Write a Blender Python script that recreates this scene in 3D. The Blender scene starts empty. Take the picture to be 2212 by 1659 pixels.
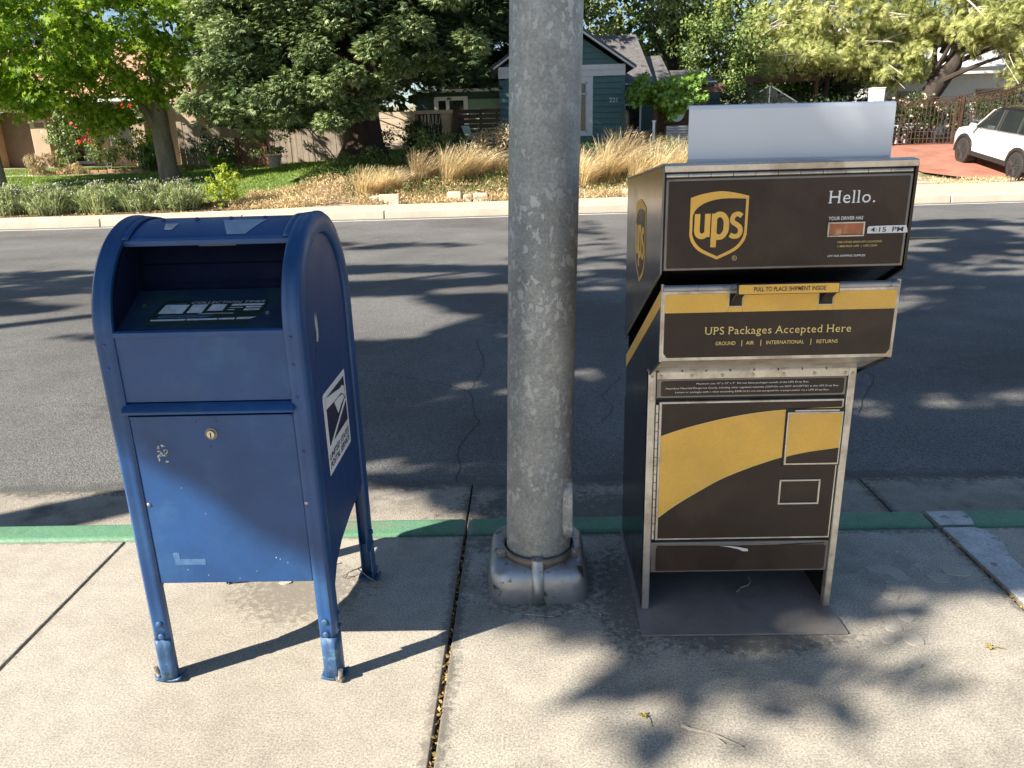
import bpy, bmesh, math, random
import numpy as np
from math import radians, sin, cos, pi, tan, sqrt, atan2
from mathutils import Vector, Matrix

random.seed(7); rng = np.random.default_rng(7)
sc = bpy.context.scene
COL = sc.collection

# ------------------------------------------------------------------ camera
def make_camera():
    p, y, r = radians(17.9), radians(1.4), radians(1.6)
    fw = Vector((-sin(y)*cos(p), cos(y)*cos(p), -sin(p)))
    rt = Vector((cos(y), sin(y), 0.0)); up = rt.cross(fw)
    rt2 = rt*cos(r) - up*sin(r); up2 = up*cos(r) + rt*sin(r)
    cam = bpy.data.cameras.new('camera'); o = bpy.data.objects.new('camera', cam); COL.objects.link(o)
    m = Matrix((rt2, up2, -fw)).transposed().to_4x4(); m.translation = Vector((0, 0, 1.45))
    o.matrix_world = m
    cam.sensor_width = 36.0; cam.lens = 36.0*1655/2212; cam.clip_start = 0.05; cam.clip_end = 900
    sc.camera = o
make_camera()

# ------------------------------------------------------------------ light
SUN_EL, SUN_H = 35.0, 28.5          # elevation, shadows run 28.5 deg from +X towards +Y
S = Vector((-cos(radians(SUN_H))*cos(radians(SUN_EL)), -sin(radians(SUN_H))*cos(radians(SUN_EL)), sin(radians(SUN_EL))))
KX = cos(radians(SUN_H))/tan(radians(SUN_EL)); KY = sin(radians(SUN_H))/tan(radians(SUN_EL))
w = bpy.data.worlds.new('World'); sc.world = w; w.use_nodes = True
nt = w.node_tree; nt.nodes.clear()
sky = nt.nodes.new('ShaderNodeTexSky'); sky.sky_type = 'NISHITA'; sky.sun_disc = False
sky.sun_elevation = radians(SUN_EL); sky.sun_rotation = atan2(S.x, S.y) % (2*pi)
sky.air_density = 1.0; sky.dust_density = 0.4; sky.ozone_density = 2.5
bg = nt.nodes.new('ShaderNodeBackground'); bg.inputs[1].default_value = 0.062
wo = nt.nodes.new('ShaderNodeOutputWorld'); nt.links.new(sky.outputs[0], bg.inputs[0]); nt.links.new(bg.outputs[0], wo.inputs[0])
sl = bpy.data.lights.new('sun', 'SUN'); sl.energy = 5.0; sl.angle = radians(0.53); sl.color = (1.0, 0.92, 0.80)
so = bpy.data.objects.new('sun', sl); COL.objects.link(so); so.rotation_euler = S.to_track_quat('Z', 'Y').to_euler()
sc.view_settings.view_transform = 'Standard'; sc.view_settings.look = 'None'
sc.view_settings.gamma = 1.0; sc.view_settings.use_curve_mapping = False
sc.view_settings.exposure = 1.32

# ------------------------------------------------------------------ materials
MATS = {}
def mat(name, base, rough=0.6, metal=0.0, var=0.12, vs=6.0, fine=0.0, fs=120.0, bump=0.0, bs=60.0, coord='Object',
        spec=0.5, c2=None, c2s=3.0, c2lo=0.5, c2hi=0.62, coat=0.0, scale=(1, 1, 1)):
    m = bpy.data.materials.new(name); m.use_nodes = True; nt = m.node_tree; N = nt.nodes; L = nt.links
    b = N['Principled BSDF']; b.inputs['Metallic'].default_value = metal
    b.inputs['Specular IOR Level'].default_value = spec; b.inputs['Coat Weight'].default_value = coat
    if coord == 'World':
        g = N.new('ShaderNodeNewGeometry'); src = g.outputs['Position']
    else:
        g = N.new('ShaderNodeTexCoord'); src = g.outputs['Object']
    if scale != (1, 1, 1):
        mp = N.new('ShaderNodeMapping'); mp.inputs['Scale'].default_value = scale; L.new(src, mp.inputs[0]); src = mp.outputs[0]
    def noise(s, det=4, rg=0.6):
        n = N.new('ShaderNodeTexNoise'); n.inputs['Scale'].default_value = s; n.inputs['Detail'].default_value = det
        n.inputs['Roughness'].default_value = rg; L.new(src, n.inputs['Vector']); return n.outputs['Fac']
    def rng_(fac, a, bb, lo=0.3, hi=0.7):
        r = N.new('ShaderNodeMapRange'); r.inputs[1].default_value = lo; r.inputs[2].default_value = hi
        r.inputs[3].default_value = a; r.inputs[4].default_value = bb; L.new(fac, r.inputs[0]); return r.outputs[0]
    col = N.new('ShaderNodeRGB'); col.outputs[0].default_value = (*base, 1); cur = col.outputs[0]
    if c2 is not None:
        mx = N.new('ShaderNodeMix'); mx.data_type = 'RGBA'; L.new(rng_(noise(c2s, 6), 0, 1, c2lo, c2hi), mx.inputs[0])
        L.new(cur, mx.inputs[6]); mx.inputs[7].default_value = (*c2, 1); cur = mx.outputs[2]
    def mult(cur, fac):
        mx = N.new('ShaderNodeVectorMath'); mx.operation = 'SCALE'; L.new(cur, mx.inputs[0]); L.new(fac, mx.inputs['Scale']); return mx.outputs[0]
    if var: cur = mult(cur, rng_(noise(vs), 1-var, 1+var))
    if fine: cur = mult(cur, rng_(noise(fs, 2, 0.8), 1-fine, 1+fine, 0.25, 0.75))
    L.new(cur, b.inputs['Base Color'])
    if rough < 0.95: L.new(rng_(noise(vs*2.3), max(0.03, rough*0.8), min(1, rough*1.2)), b.inputs['Roughness'])
    else: b.inputs['Roughness'].default_value = rough
    if bump:
        bp = N.new('ShaderNodeBump'); bp.inputs['Strength'].default_value = bump; bp.inputs['Distance'].default_value = 0.01
        L.new(noise(bs, 3, 0.7), bp.inputs['Height']); L.new(bp.outputs[0], b.inputs['Normal'])
    MATS[name] = m; return m

def leafmat(name, base, tip=None, trans=0.3, rough=0.5, var=0.35, tint=(1.25, 1.3, 0.6)):
    m = bpy.data.materials.new(name); m.use_nodes = True; nt = m.node_tree; N = nt.nodes; L = nt.links
    b = N['Principled BSDF']; b.inputs['Roughness'].default_value = rough; b.inputs['Specular IOR Level'].default_value = 0.35
    g = N.new('ShaderNodeNewGeometry'); r = g.outputs['Random Per Island']
    mx = N.new('ShaderNodeMix'); mx.data_type = 'RGBA'
    mx.inputs[6].default_value = (*base, 1); mx.inputs[7].default_value = (*(tip or [c*1.6 for c in base]), 1)
    n = N.new('ShaderNodeTexNoise'); n.inputs['Scale'].default_value = 0.9; L.new(g.outputs['Position'], n.inputs['Vector'])
    ad = N.new('ShaderNodeMath'); ad.operation = 'MULTIPLY_ADD'; L.new(n.outputs['Fac'], ad.inputs[0]); ad.inputs[1].default_value = 1.4; ad.inputs[2].default_value = -0.7
    a2 = N.new('ShaderNodeMath'); a2.operation = 'ADD'; a2.use_clamp = True; L.new(r, a2.inputs[0]); L.new(ad.outputs[0], a2.inputs[1])
    L.new(a2.outputs[0], mx.inputs[0])
    mr = N.new('ShaderNodeMapRange'); mr.inputs[3].default_value = 1-var; mr.inputs[4].default_value = 1+var
    w2 = N.new('ShaderNodeTexWhiteNoise'); w2.noise_dimensions = '1D'; L.new(r, w2.inputs['W']); L.new(w2.outputs['Value'], mr.inputs[0])
    vm = N.new('ShaderNodeVectorMath'); vm.operation = 'SCALE'; L.new(mx.outputs[2], vm.inputs[0]); L.new(mr.outputs[0], vm.inputs['Scale'])
    L.new(vm.outputs[0], b.inputs['Base Color'])
    t = N.new('ShaderNodeBsdfTranslucent'); v2 = N.new('ShaderNodeVectorMath'); v2.operation = 'MULTIPLY'
    L.new(vm.outputs[0], v2.inputs[0]); v2.inputs[1].default_value = tint; L.new(v2.outputs[0], t.inputs[0])
    ms = N.new('ShaderNodeMixShader'); ms.inputs[0].default_value = trans
    L.new(b.outputs[0], ms.inputs[1]); L.new(t.outputs[0], ms.inputs[2]); L.new(ms.outputs[0], N['Material Output'].inputs[0])
    return m

M = dict(
 slab=mat('concrete_walk', (0.385, 0.35, 0.29), 0.9, var=0.10, vs=14.0, fine=0.55, fs=170, bump=0.12, bs=260, coord='World', c2=(0.31, 0.275, 0.225), c2s=1.6, c2lo=0.45, c2hi=0.7),
 slab_old=mat('concrete_stained', (0.37, 0.337, 0.28), 0.9, var=0.15, vs=9.0, fine=0.6, fs=165, bump=0.12, bs=260, coord='World', c2=(0.22, 0.20, 0.165), c2s=3.2, c2lo=0.53, c2hi=0.75),
 gutter=mat('concrete_gutter', (0.31, 0.275, 0.225), 0.9, var=0.2, vs=6, fine=0.4, fs=160, bump=0.6, bs=130, coord='World', c2=(0.13, 0.12, 0.10), c2s=5, c2lo=0.52, c2hi=0.68),
 farconc=mat('concrete_far', (0.50, 0.43, 0.34), 0.9, var=0.12, vs=1.5, fine=0.2, fs=60, coord='World'),
 patch=mat('concrete_patch', (0.50, 0.51, 0.50), 0.85, var=0.2, vs=12, fine=0.3, fs=150, bump=0.5, bs=120, coord='World', c2=(0.24, 0.24, 0.23), c2s=18, c2lo=0.58, c2hi=0.66),
 stain=mat('concrete_scuff', (0.40, 0.37, 0.31), 0.9, var=0.1, vs=6, fine=0.25, fs=230, coord='World'),
 asphalt=mat('asphalt', (0.148, 0.145, 0.139), 0.9, var=0.16, vs=0.7, fine=0.9, fs=120, bump=1.0, bs=100, coord='World', c2=(0.115, 0.11, 0.105), c2s=0.45, c2lo=0.45, c2hi=0.6),
 crack=mat('crack_dark', (0.045, 0.042, 0.038), 0.95, var=0.3, vs=20, coord='World'),
 green=mat('green_kerb_paint', (0.12, 0.265, 0.15), 0.6, var=0.2, vs=9, fine=0.25, fs=120, bump=0.25, bs=80, coord='World', c2=(0.085, 0.19, 0.125), c2s=9, c2lo=.48, c2hi=.7),
 dirt=mat('bark_mulch', (0.10, 0.065, 0.045), 0.95, var=0.5, vs=14, fine=0.6, fs=60, bump=1, bs=40, coord='World'),
 soil=mat('dry_soil', (0.34, 0.27, 0.18), 0.95, var=0.3, vs=2, fine=0.4, fs=30, bump=1, bs=20, coord='World', c2=(0.16, 0.15, 0.06), c2s=0.8),
 lawn=mat('lawn_ground', (0.10, 0.15, 0.03), 0.95, var=0.3, vs=2, fine=0.4, fs=30, coord='World', c2=(0.15, 0.17, 0.05), c2s=1),
 redpave=mat('red_driveway', (0.37, 0.165, 0.11), 0.85, var=0.18, vs=1.5, fine=0.2, fs=40, coord='World', c2=(0.33, 0.13, 0.085), c2s=2),
 white_paint=mat('white_road_paint', (0.62, 0.6, 0.56), 0.7, var=0.15, vs=3, coord='World'),
 yellow_paint=mat('yellow_road_paint', (0.55, 0.36, 0.06), 0.7, var=0.15, vs=3, coord='World'),
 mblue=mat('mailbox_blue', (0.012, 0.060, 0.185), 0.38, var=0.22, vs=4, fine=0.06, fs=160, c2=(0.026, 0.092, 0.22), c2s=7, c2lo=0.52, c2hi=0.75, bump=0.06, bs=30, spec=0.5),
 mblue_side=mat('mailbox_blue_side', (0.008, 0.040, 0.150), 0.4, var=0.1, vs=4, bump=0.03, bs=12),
 mblue_old=mat('mailbox_blue_chalky', (0.030, 0.085, 0.19), 0.55, var=0.2, vs=20, c2=(0.10, 0.20, 0.27), c2s=30, c2lo=0.58, c2hi=0.7, bump=0.2, bs=60),
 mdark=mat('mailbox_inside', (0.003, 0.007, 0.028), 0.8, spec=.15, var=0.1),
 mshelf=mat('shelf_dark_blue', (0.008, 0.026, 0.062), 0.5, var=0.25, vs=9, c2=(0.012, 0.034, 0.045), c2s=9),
 plate_green=mat('label_dark_green', (0.012, 0.03, 0.028), 0.35, var=0.1),
 white_ink=mat('white_print', (0.74, 0.75, 0.76), 0.5, var=0.06),
 label_faded=mat('faded_label_print', (0.42, 0.47, 0.52), 0.5, var=0.2, vs=60),
 lblue=mat('pale_blue_label', (0.25, 0.34, 0.46), 0.45, var=0.15, vs=20),
 ink_navy=mat('navy_print', (0.012, 0.014, 0.035), 0.5, var=0.05),
 residue=mat('sticker_residue', (0.42, 0.44, 0.46), 0.6, var=0.3, vs=60),
 residue2=mat('tape_residue', (0.055, 0.13, 0.27), 0.6, var=0.3, vs=60),
 steel=mat('stainless_steel', (0.60, 0.56, 0.50), 0.36, 0.7, var=0.16, vs=9, fine=0.1, fs=90, scale=(1, 1, 1), c2=(0.42, 0.37, 0.31), c2s=10),
 steel_dull=mat('dull_sheet_steel', (0.23, 0.215, 0.20), 0.45, 0.6, var=0.15, vs=6, c2=(0.16, 0.14, 0.125), c2s=6),
 plate=mat('base_plate_paint', (0.25, 0.225, 0.205), 0.6, 0.1, var=0.12, vs=5, fine=0.08, fs=90, c2=(0.19, 0.165, 0.145), c2s=5),
 alu=mat('cast_aluminium', (0.36, 0.365, 0.38), 0.40, 0.7, var=0.16, vs=14, c2=(0.13, 0.115, 0.10), c2s=26, c2lo=0.60, c2hi=0.66, bump=0.08, bs=60),
 collar=mat('brown_oxidised_collar', (0.20, 0.165, 0.135), 0.5, 0.6, var=0.2, vs=14),
 bolt=mat('bolt_metal', (0.42, 0.39, 0.34), 0.4, 0.8, var=0.2, vs=90),
 brass=mat('lock_metal', (0.62, 0.58, 0.48), 0.3, 0.9, var=0.1, vs=50),
 brown=mat('dark_brown_vinyl', (0.030, 0.0175, 0.0125), 0.42, var=0.2, vs=4, fine=.1, fs=90, spec=.4, c2=(0.044, 0.027, 0.019), c2s=5),
 brown_side=mat('dark_brown_gloss', (0.011, 0.009, 0.008), 0.2, var=0.15, vs=4, spec=0.6),
 gold=mat('gold_yellow_vinyl', (0.76, 0.44, 0.075), 0.42, var=0.09, vs=6, fine=.06, fs=120, c2=(0.70, 0.41, 0.085), c2s=5),
 gold_txt=mat('gold_print', (0.74, 0.56, 0.20), 0.45, var=0.04),
 black=mat('black_recess', (0.008, 0.008, 0.009), 0.5, var=0.1),
 blackp=mat('black_plastic', (0.018, 0.018, 0.019), 0.4, var=0.1),
 orange=mat('orange_window_card', (0.36, 0.115, 0.055), 0.4, var=0.12, vs=30, c2=(0.50, 0.28, 0.13), c2s=28, c2lo=0.5, c2hi=0.6),
 whitesheet=mat('white_painted_sheet', (0.56, 0.61, 0.70), 0.35, 0.1, var=0.04, vs=3, coat=0.2, bump=0.02, bs=8),
 label_white=mat('white_label_tape', (0.68, 0.68, 0.68), 0.5, var=0.05),
 hose=mat('bark_twig', (0.27, 0.24, 0.205), 0.8, var=0.3, vs=60),
 twig_dark=mat('dark_twig', (0.10, 0.075, 0.05), 0.8, var=0.3, vs=60),
 dryleaf=mat('yellowed_leaf', (0.30, 0.24, 0.06), 0.6, var=0.3, vs=60),
 brownleaf=leafmat('dry_brown_debris', (0.16, 0.09, 0.045), (0.46, 0.33, 0.10), 0.05),
 bark=mat('grey_bark', (0.20, 0.165, 0.135), 0.9, var=0.3, vs=7, fine=0.3, fs=40, bump=1, bs=30, scale=(1, 1, 0.25)),
 bark_red=mat('dark_red_bark', (0.032, 0.019, 0.013), 0.95, var=0.4, vs=7, fine=0.3, fs=30, bump=1, bs=20, scale=(1, 1, 0.15)),
 bark_dark=mat('dark_brown_bark', (0.045, 0.033, 0.026), 0.9, var=0.4, vs=5, bump=1, bs=16, scale=(1, 1, 0.3)),
 deadwood=mat('pale_dead_branch', (0.55, 0.49, 0.42), 0.85, var=0.2, vs=7),
 stucco=mat('beige_stucco', (0.48, 0.355, 0.25), 0.9, var=0.08, vs=3, fine=0.1, fs=50, bump=0.3, bs=40),
 stucco2=mat('brown_door_paint', (0.20, 0.13, 0.085), 0.7, var=0.1, vs=4),
 tile=mat('salmon_roof_tile', (0.50, 0.27, 0.17), 0.85, var=0.25, vs=8),
 trimwhite=mat('white_trim', (0.72, 0.72, 0.72), 0.6, var=0.06),
 teal=mat('teal_siding', (0.075, 0.165, 0.16), 0.6, var=0.12, vs=5),
 teald=mat('dark_teal_wall', (0.03, 0.07, 0.07), 0.7, var=0.12, vs=5),
 mint=mat('mint_wall', (0.20, 0.30, 0.25), 0.7, var=0.1),
 shingle=mat('grey_shingles', (0.135, 0.125, 0.12), 0.9, var=0.5, vs=9, fine=0.3, fs=30, scale=(1, 4, 4), c2=(0.09, 0.09, 0.1), c2s=5),
 glass=mat('dark_window_glass', (0.02, 0.024, 0.026), 0.08, var=0.1, spec=0.8),
 fence_old=mat('weathered_fence_wood', (0.33, 0.27, 0.21), 0.9, var=0.25, vs=4, fine=0.2, fs=30, scale=(3, 3, 0.4)),
 fence_dark=mat('dark_fence_wood', (0.085, 0.05, 0.032), 0.85, var=0.25, vs=4, scale=(1, 1, 3)),
 fence_light=mat('pale_plank_wood', (0.60, 0.48, 0.36), 0.85, var=0.15, vs=3, fine=0.15, fs=20, scale=(0.3, 1, 3)),
 redwood_post=mat('red_brown_post', (0.20, 0.075, 0.045), 0.8, var=0.2, vs=4),
 iron=mat('rusty_wrought_iron', (0.10, 0.055, 0.035), 0.7, 0.3, var=0.3, vs=6),
 stone=mat('pale_limestone', (0.55, 0.46, 0.35), 0.9, var=0.2, vs=8, bump=0.8, bs=20),
 brick=mat('terracotta_edging', (0.42, 0.21, 0.13), 0.85, var=0.2, vs=8),
 carwhite=mat('white_car_paint', (0.80, 0.80, 0.80), 0.25, var=0.01, coat=0.7),
 carblack=mat('black_car_paint', (0.012, 0.012, 0.014), 0.15, var=0.05, coat=0.5),
 clad=mat('black_wheel_arch', (0.022, 0.021, 0.02), 0.6, var=0.1),
 tyre=mat('tyre_rubber', (0.028, 0.026, 0.024), 0.8, var=0.2, vs=10),
 rim=mat('dark_alloy', (0.16, 0.16, 0.165), 0.35, 0.7, var=0.1),
 chrome=mat('window_chrome', (0.6, 0.6, 0.6), 0.2, 0.9, var=0.02),
 redlamp=mat('red_lamp', (0.35, 0.01, 0.01), 0.2, var=0.05),
 plastic_green=mat('pale_green_plastic', (0.36, 0.50, 0.42), 0.5, var=0.05),
 plastic_white=mat('white_plastic', (0.66, 0.68, 0.72), 0.5, var=0.05),
 corr=mat('corrugated_metal', (0.40, 0.42, 0.44), 0.4, 0.6, var=0.15),
 flower_red=leafmat('red_blossom', (0.62, 0.03, 0.02), (0.75, 0.10, 0.05), 0.2),
 flower_white=leafmat('white_blossom', (0.70, 0.66, 0.50), (0.75, 0.60, 0.55), 0.2),
 flower_lilac=leafmat('lilac_blossom', (0.42, 0.34, 0.46), (0.6, 0.55, 0.6), 0.2),
 l_gum=leafmat('sweetgum_leaf', (0.12, 0.24, 0.02), (0.36, 0.48, 0.05), 0.45),
 l_red=leafmat('redwood_leaf_lit', (0.055, 0.105, 0.035), (0.38, 0.46, 0.21), 0.12, var=0.3),  # lighter redwood copy, sunlight put into the colour
 l_red2=leafmat('redwood_leaf_shaded', (0.022, 0.048, 0.018), (0.075, 0.12, 0.05), 0.10),  # darker redwood copy, shade put into the colour
 l_oak=leafmat('oak_leaf', (0.075, 0.115, 0.022), (0.29, 0.34, 0.09), 0.2, var=.5),
 l_pine=leafmat('pine_needle', (0.14, 0.18, 0.04), (0.52, 0.53, 0.20), 0.22, var=.5),
 l_vine=leafmat('vine_leaf', (0.11, 0.24, 0.02), (0.26, 0.42, 0.04), 0.42),
 l_shrub=leafmat('shrub_leaf', (0.055, 0.10, 0.025), (0.19, 0.26, 0.07), 0.2, var=.5),
 l_rose=leafmat('rose_leaf', (0.06, 0.12, 0.03), (0.26, 0.34, 0.12), 0.25),
 l_yel=leafmat('yellow_green_leaf', (0.24, 0.31, 0.03), (0.44, 0.50, 0.08), 0.35),
 l_lav=leafmat('lavender_leaf', (0.15, 0.20, 0.085), (0.52, 0.56, 0.34), 0.25, var=.5),
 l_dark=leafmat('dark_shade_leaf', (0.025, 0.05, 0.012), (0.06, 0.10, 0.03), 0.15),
 l_grass=leafmat('lawn_blade', (0.14, 0.24, 0.03), (0.26, 0.36, 0.06), 0.3),
 l_straw=leafmat('straw_grass', (0.55, 0.44, 0.24), (0.90, 0.81, 0.55), 0.4, tint=(1.1, 1.0, 0.85)),
 l_tan=leafmat('brown_grass', (0.26, 0.20, 0.115), (0.56, 0.45, 0.27), 0.3, tint=(1.1, 1.0, 0.85)),
 l_dry=leafmat('dry_groundcover', (0.36, 0.25, 0.125), (0.74, 0.60, 0.34), 0.2, var=.5, tint=(1.1, 1.0, 0.85)),
)

def galvanised():
    m = mat('galvanised_steel', (0.29, 0.30, 0.295), 0.55, 0.35, var=0.22, vs=7, fine=0.28, fs=110)
    nt = m.node_tree; N = nt.nodes; L = nt.links; b = N['Principled BSDF']
    src = b.inputs['Base Color'].links[0].from_socket
    tc = N.new('ShaderNodeTexCoord'); mp = N.new('ShaderNodeMapping'); mp.inputs['Scale'].default_value = (1, 1, 0.62); L.new(tc.outputs['Object'], mp.inputs[0])
    n1 = N.new('ShaderNodeTexNoise'); n1.inputs['Scale'].default_value = 55; n1.inputs['Detail'].default_value = 2; L.new(mp.outputs[0], n1.inputs['Vector'])
    vadd = N.new('ShaderNodeMix'); vadd.data_type = 'RGBA'; vadd.inputs[0].default_value = 0.03; L.new(mp.outputs[0], vadd.inputs[6]); L.new(n1.outputs['Color'], vadd.inputs[7])
    v = N.new('ShaderNodeTexVoronoi'); v.inputs['Scale'].default_value = 84; L.new(vadd.outputs[2], v.inputs['Vector'])
    sp = N.new('ShaderNodeSeparateColor'); L.new(v.outputs['Color'], sp.inputs[0])
    r = N.new('ShaderNodeMapRange'); r.inputs[1].default_value = 0.80; r.inputs[2].default_value = 0.83; L.new(sp.outputs[0], r.inputs[0])
    n2 = N.new('ShaderNodeTexNoise'); n2.inputs['Scale'].default_value = 5; L.new(tc.outputs['Object'], n2.inputs['Vector'])
    r2 = N.new('ShaderNodeMapRange'); r2.inputs[1].default_value = 0.36; r2.inputs[2].default_value = 0.56; r2.inputs[4].default_value = 0.9; L.new(n2.outputs['Fac'], r2.inputs[0])
    mu = N.new('ShaderNodeMath'); mu.operation = 'MULTIPLY'; L.new(r.outputs[0], mu.inputs[0]); L.new(r2.outputs[0], mu.inputs[1])
    mx = N.new('ShaderNodeMix'); mx.data_type = 'RGBA'; L.new(mu.outputs[0], mx.inputs[0]); L.new(src, mx.inputs[6]); mx.inputs[7].default_value = (0.47, 0.48, 0.475, 1)
    L.new(mx.outputs[2], b.inputs['Base Color'])
    return m
M['galv'] = galvanised()

def grime(m, spots, lines, colr, sc_=44):
    nt = m.node_tree; N = nt.nodes; L = nt.links; b = N['Principled BSDF']; src = b.inputs['Base Color'].links[0].from_socket
    g = N.new('ShaderNodeNewGeometry'); sep = N.new('ShaderNodeSeparateXYZ'); L.new(g.outputs['Position'], sep.inputs[0]); acc = None
    def m2(op, a, bb, clamp=False):
        q = N.new('ShaderNodeMath'); q.operation = op; q.use_clamp = clamp
        for i, v in enumerate((a, bb)):
            if isinstance(v, (int, float)): q.inputs[i].default_value = v
            else: L.new(v, q.inputs[i])
        return q.outputs[0]
    for (x, y, rx, ry) in spots:
        dx = m2('DIVIDE', m2('SUBTRACT', sep.outputs[0], x), rx); dy = m2('DIVIDE', m2('SUBTRACT', sep.outputs[1], y), ry)
        d = m2('SUBTRACT', 1.0, m2('ADD', m2('MULTIPLY', dx, dx), m2('MULTIPLY', dy, dy)), True); acc = d if acc is None else m2('MAXIMUM', acc, d)
    for (ax_, v, wd) in lines:
        d = m2('SUBTRACT', 1.0, m2('DIVIDE', m2('ABSOLUTE', m2('SUBTRACT', sep.outputs[ax_], v), 0), wd), True); acc = d if acc is None else m2('MAXIMUM', acc, d)
    n = N.new('ShaderNodeTexNoise'); n.inputs['Scale'].default_value = sc_; n.inputs['Detail'].default_value = 7; n.inputs['Roughness'].default_value = .7; L.new(g.outputs['Position'], n.inputs['Vector'])
    k = m2('MULTIPLY', m2('SUBTRACT', m2('ADD', n.outputs['Fac'], m2('MULTIPLY', acc, .32)), .60), 6.0, True)
    k = m2('MULTIPLY', k, .75)
    mx = N.new('ShaderNodeMix'); mx.data_type = 'RGBA'; L.new(k, mx.inputs[0]); L.new(src, mx.inputs[6]); mx.inputs[7].default_value = (*colr, 1); L.new(mx.outputs[2], b.inputs['Base Color'])
grime(M['slab_old'], [(.29, 2.2, .14, .42), (.05, 2.28, .30, .26), (-.12, 2.55, .2, .1), (.65, 1.96, .4, .10)], [(0, -.25, .05), (1, 2.61, .05), (0, 1.53, .04)], (.10, .092, .078))
grime(M['slab'], [(-.79, 2.25, .3, .25)], [(0, -.27, .035), (1, 2.61, .03), (0, -1.574, .02), (0, 1.54, .03)], (.17, .15, .12))
grime(M['green'], [(-.9, 2.7, .5, .05)], [(1, 2.765, .018), (0, -.259, .05), (0, 1.537, .05)], (.24, .215, .17), 60)
grime(M['asphalt'], [(.5, 7, 1.6, .8), (-5, 8, 2.5, .7), (4, 5, 1.5, .7), (-2.2, 4.6, .9, .5)], [(1, 3.36, .12), (1, 16.4, .3)], (.09, .086, .08), 9)
grime(M['gutter'], [(.3, 3.05, .9, .25)], [(1, 3.33, .09), (0, -.28, .06), (0, 1.54, .05), (1, 2.77, .04)], (.07, .065, .055))

# ------------------------------------------------------------------ helpers
ORG = {}
def thing(name, label, cat, base=(0, 0, 0), group=None, kind=None):
    o = bpy.data.objects.new(name, None); COL.objects.link(o); o.location = base
    o['label'] = label; o['category'] = cat
    if group: o['group'] = group
    if kind: o['kind'] = kind
    o.empty_display_size = 0.2; ORG[o.name] = Vector(base); return o

def org_of(p):
    return ORG.get(p.name, Vector((0, 0, 0))) if p else Vector((0, 0, 0))

def link(name, me, m, parent=None, kind=None, label=None, cat=None, group=None):
    o = bpy.data.objects.new(name, me); COL.objects.link(o)
    if m is not None and not me.materials: me.materials.append(m)
    if parent: o.parent = parent; ORG[o.name] = org_of(parent)
    if kind: o['kind'] = kind
    if label: o['label'] = label
    if cat: o['category'] = cat
    if group: o['group'] = group
    return o

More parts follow.
